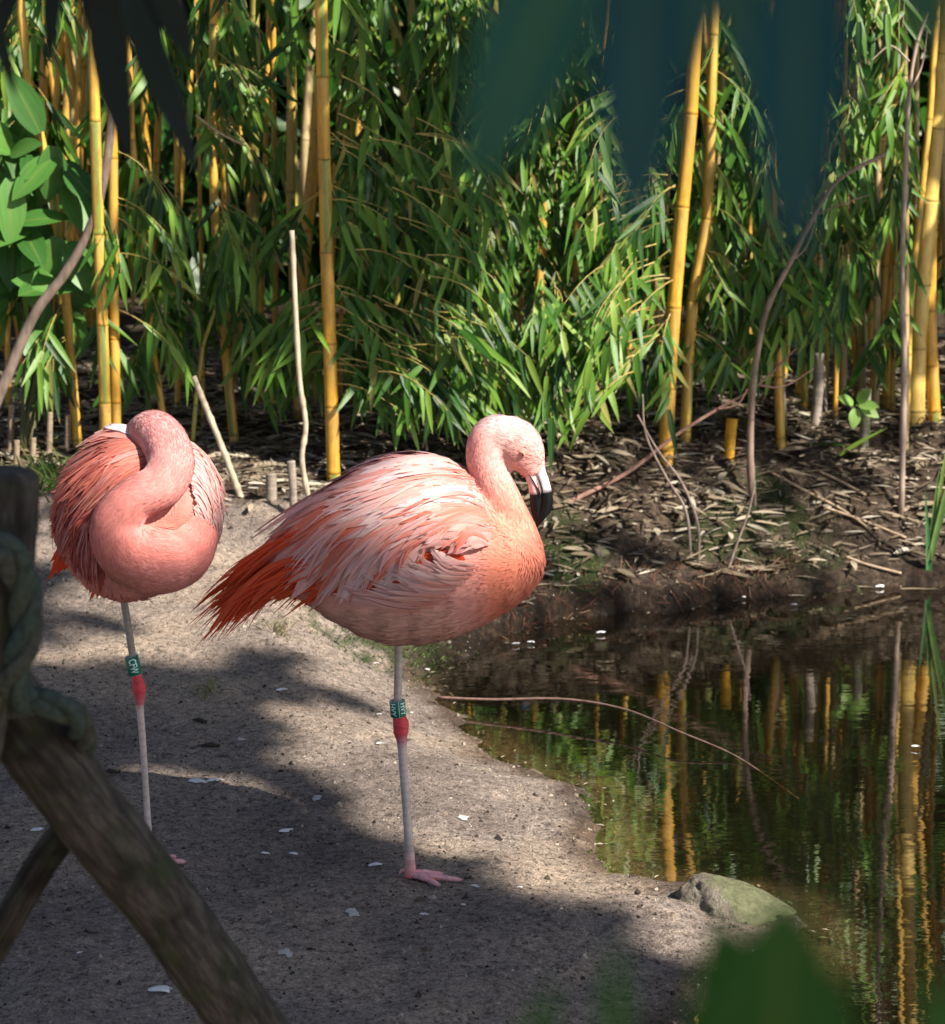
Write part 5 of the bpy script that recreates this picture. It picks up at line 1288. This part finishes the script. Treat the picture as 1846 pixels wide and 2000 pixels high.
# bits of wood on the sand
for x, y, a, L_, lab in [(215, 1512, .1, .05, 'dark splinter of wood on the sand left of the sleeping flamingo\'s leg'), (390, 1412, -.5, .045, 'dark bark chip on the sand'), (410, 1465, .1, .05, 'long dark bark chip half buried in the sand'), (1245, 1748, .3, .012, 'dark pebble of mud on the shore near the rock')]:
    g = G(x, y); d = Vector((math.cos(a), math.sin(a), 0)); mb = MB(); mb.tube([g - d * L_ / 2 + Vector((0, 0, .004)), g + Vector((0, 0, .007)), g + d * L_ / 2 + Vector((0, 0, .004))], [.002, .006, .003], 7, (.04, .032, .027), wob=.4); tag(mb.build('wood_chip', M_WOOD, None, g), lab, 'wood chip')

# scum and chaff gathered along the water's edge
mb = MB(); sx_ = nr.uniform(-.2, 2.2, 9000); sy_ = nr.uniform(3.9, 8.0, 9000); sd_ = sdist(sx_, sy_)
for x, y, d_ in zip(sx_, sy_, sd_):
    if not (-.07 < d_ < -.004) or rng.random() < .35: continue
    a = rng.uniform(0, 6.28); L_ = rng.uniform(.004, .014); u = Vector((math.cos(a), math.sin(a), 0)) * L_; v = Vector((-math.sin(a), math.cos(a), 0)) * L_ * rng.uniform(.15, .5); g = Vector((x, y, .0025))
    mb.add([g - u, g - v + Vector((0, 0, .001)), g + u, g + v + Vector((0, 0, .0015))], [(0, 1, 2, 3)], rng.choice([(.05, .04, .03), (.16, .12, .08), (.32, .27, .2), (.08, .09, .03), (.1, .07, .05)]))
tag(mb.build('floating_chaff', M_CRUMB, smooth=False), 'bits of chaff floating along the edge of the pond', 'chaff', kind='stuff')
# pale droppings dried on the sand
for x, y in [(470, 1448), (620, 1560), (905, 1600), (350, 1750), (690, 1790), (560, 1870), (250, 1245)]:
    g = G(x, y); mb = MB(); n = 14
    ring = [g + Vector((math.cos(6.283 * i / n), math.sin(6.283 * i / n) * 1.2, 0)) * rng.uniform(.006, .018) for i in range(n)]
    for q in ring: q.z = hz(q.x, q.y) + .0025
    mb.add([g + Vector((0, 0, .0045))] + ring, [(0, 1 + i, 1 + (i + 1) % n) for i in range(n)], (.42, .40, .37)); o = mb.build('dropping', M_CRUMB, None, g); tag(o, 'small pale dried dropping on the sand', 'dropping', 'droppings on the sand')
# ------------------------------------------------------------------ unseen tree, crown leaves placed along the sun's rays to shade chosen spots
TB = Vector((9.0, -3.4, 0)); TB.z = hz(TB.x, TB.y)
te = empty('shade_tree', TB, 'leafy tree beside the path whose crown shades the near shore', 'tree')
crown = []
def inpoly(x, y, poly):
    c = False
    for (ax_, ay_), (bx_, by_) in zip(poly, poly[1:] + poly[:1]):
        if (ay_ > y) != (by_ > y) and x < (bx_ - ax_) * (y - ay_) / (by_ - ay_) + ax_: c = not c
    return c
def shade_leaf(g, zlo=6.5, zhi=10.5, size=(.15, .26)):
    z = rng.uniform(zlo, zhi); p = g + SUN * ((z - g.z) / SUN.z)
    n_ = SUN + rv(.45)
    crown.append((rng.randrange(2), basis(rv(), n_), p, rng.uniform(*size), rng.random()))
shadepolys = [([(-60, 1490), (330, 1490), (560, 1560), (560, 1660), (-60, 1660)], 1100, 0), ([(-100, 1350), (420, 1370), (480, 1600), (300, 1680), (-100, 1680)], 900, 0), ([(-300, 1335), (380, 1375), (440, 1560), (620, 1640), (780, 1655), (920, 1722), (1120, 1790), (1330, 1850), (1330, 2300), (-300, 2300)], 1900, .0),
              ([(-100, 1010), (90, 1010), (110, 1330), (-100, 1330)], 40, 0),
              ([(1080, 900), (1846, 900), (1846, 1140), (1080, 1190)], 110, 0),
              ([(300, 1330), (560, 1350), (600, 1400), (300, 1400)], 26, 0)]
for poly, n, _ in shadepolys:
    x0 = min(p[0] for p in poly); x1 = max(p[0] for p in poly); y0 = min(p[1] for p in poly); y1 = max(p[1] for p in poly)
    k = 0
    while k < n:
        x, y = rng.uniform(x0, x1), rng.uniform(y0, y1)
        if not inpoly(x, y, poly): continue
        g = W(x, y, .06) if n != 110 else W(x, y, .3)
        shade_leaf(g); k += 1
for x, y, Y, n in [(1000, 100, .51, 60), (1240, 200, .51, 60), (1560, 200, .51, 60), (1400, 50, .6, 70), (1150, 0, .51, 70), (1700, 0, .6, 50), (1500, 1950, .5, 14), (250, 100, 1.8, 60), (120, 60, 1.8, 40), (200, 200, 1.8, 40), (300, 220, 1.8, 40),
                   (20, 1100, 2.6, 60), (20, 1300, 2.6, 60), (150, 1500, 2.72, 50), (300, 1750, 2.8, 50), (450, 1950, 2.9, 40), (60, 1750, 2.9, 30)]:
    for _ in range(n):
        shade_leaf(P(x + rng.uniform(-110, 110), y + rng.uniform(-110, 110), Y), 3.2, 5.5, (.12, .2))
for _ in range(100):      # dapples over the left and middle of the thicket
    shade_leaf(P(rng.uniform(240, 760), rng.uniform(300, 880), 8.1), 3.4, 5.5)
for _ in range(20):
    shade_leaf(P(rng.uniform(600, 1000), rng.uniform(0, 350), 8.2), 3.4, 5.5)
for _ in range(60):
    shade_leaf(P(rng.uniform(1380, 1700), rng.uniform(350, 800), 8.3), 3.4, 5.5)
deep = []  # unseen leaves added on sun rays to darken the lower thicket
for x0_, x1_, n_ in ((-40, 720, 120), (1360, 1846, 80)):
    for _ in range(n_):
        g = P(rng.uniform(x0_, x1_), rng.uniform(560, 830), rng.uniform(8.5, 9.3)); z = rng.uniform(2.5, 3.4)
        deep.append((rng.randrange(2), basis(rv(), SUN + rv(.5)), g + SUN * ((z - g.z) / SUN.z), rng.uniform(.12, .2), rng.random()))
for _ in range(1500):       # unseen leaves added overhead to keep sun off the thicket's inside
    g = Vector((rng.uniform(-2.4, 2.4), rng.uniform(9.3, 11.2), rng.uniform(.4, 1.6))); z = rng.uniform(2.6, 3.4)
    p = g + SUN * ((z - g.z) / SUN.z); e = min(plants[:-1], key=lambda q: abs(q['base'].x - p.x))
    deep.append((rng.randrange(2), basis(rv(), SUN + rv(.5)), p, rng.uniform(.16, .26), rng.random()))
CT = [leaf_template(.22, .1, .15, 5, 0, .5), leaf_template(.28, .15, .1, 5, .2, .5)]
bvb = [bv, BVHTree.FromPolygons([Vector(v) for v in V2], FF2)]
def lights_bird(p, R=None, L=.1):          # drops leaves on the birds' sun rays so they stay lit
    pts = [p] if R is None else [p + R.col[1] * L * f + R.col[0] * L * g for f in (0, .2, .4, .6, .8, 1.0) for g in (-.28, -.14, 0, .14, .28)]
    return any(t.ray_cast(o_, -SUN)[0] is not None for o_ in pts for t in bvb)
LIT = [[(430, 1385), (900, 1370), (1190, 1540), (1190, 1715), (900, 1680), (660, 1615), (470, 1550)], [(90, 1050), (780, 1050), (800, 1310), (90, 1310)]]
def in_lit(p):             # gap laid out in the crown so the sun reaches the shore
    g = p - SUN * ((p.z - .07) / SUN.z); x, y = proj(np.array(g))
    return any(inpoly(float(x), float(y), q) for q in LIT)
kept = []
for c in crown:
    if in_lit(c[2]) and rng.random() < .86: continue
    if not lights_bird(c[2], c[1], c[3]): kept.append(c); continue
    for _ in range(9):
        q = c[2] + rv(.10)
        v_ = P(985, 900, Y1) - q; near_head = (v_ + SUN * v_.dot(-SUN)).length < .19
        if not near_head and not lights_bird(q + c[1].col[1] * .05): kept.append((c[0], c[1], q, .10, c[4]))
crown = kept
tag(leaf_mass('crown', crown, CT, M_CANOPY, te, TB), kind='stuff')
tag(leaf_mass('upper_foliage', deep, CT, M_CANOPY, plants[0]['e'], plants[0]['base']), kind='stuff')
mb = MB(); mb.tube([Vector(v) for v in spline([TB - Vector((0, 0, .1)), TB + Vector((-.1, .1, 3.3)), TB + Vector((-.35, .4, 6.2)), TB + Vector((-.6, .9, 9.0))], 24)], [.16 - .004 * i for i in range(24)], 12, (.08, .065, .05), wob=.06); mb.build('trunk', M_WOOD, te, TB)
C = np.array([list(c[2]) for c in crown])
for i in range(14):
    t = Vector(C[rng.randrange(len(C))]); s = TB + Vector((-.35, .4, 6.0)) + Vector((-.05, .1, .4 * (i % 5)))
    m_ = (s + t) / 2 + Vector((0, 0, .35))
    if any(lights_bird(Vector(v)) or in_lit(Vector(v)) for v in spline([s, m_, t], 40)): continue
    mb = MB(); mb.tube([Vector(v) for v in spline([s, m_, t], 16)], [.035 - .0019 * q for q in range(16)], 7, (.08, .065, .05)); mb.build('limb', M_WOOD, te, TB)
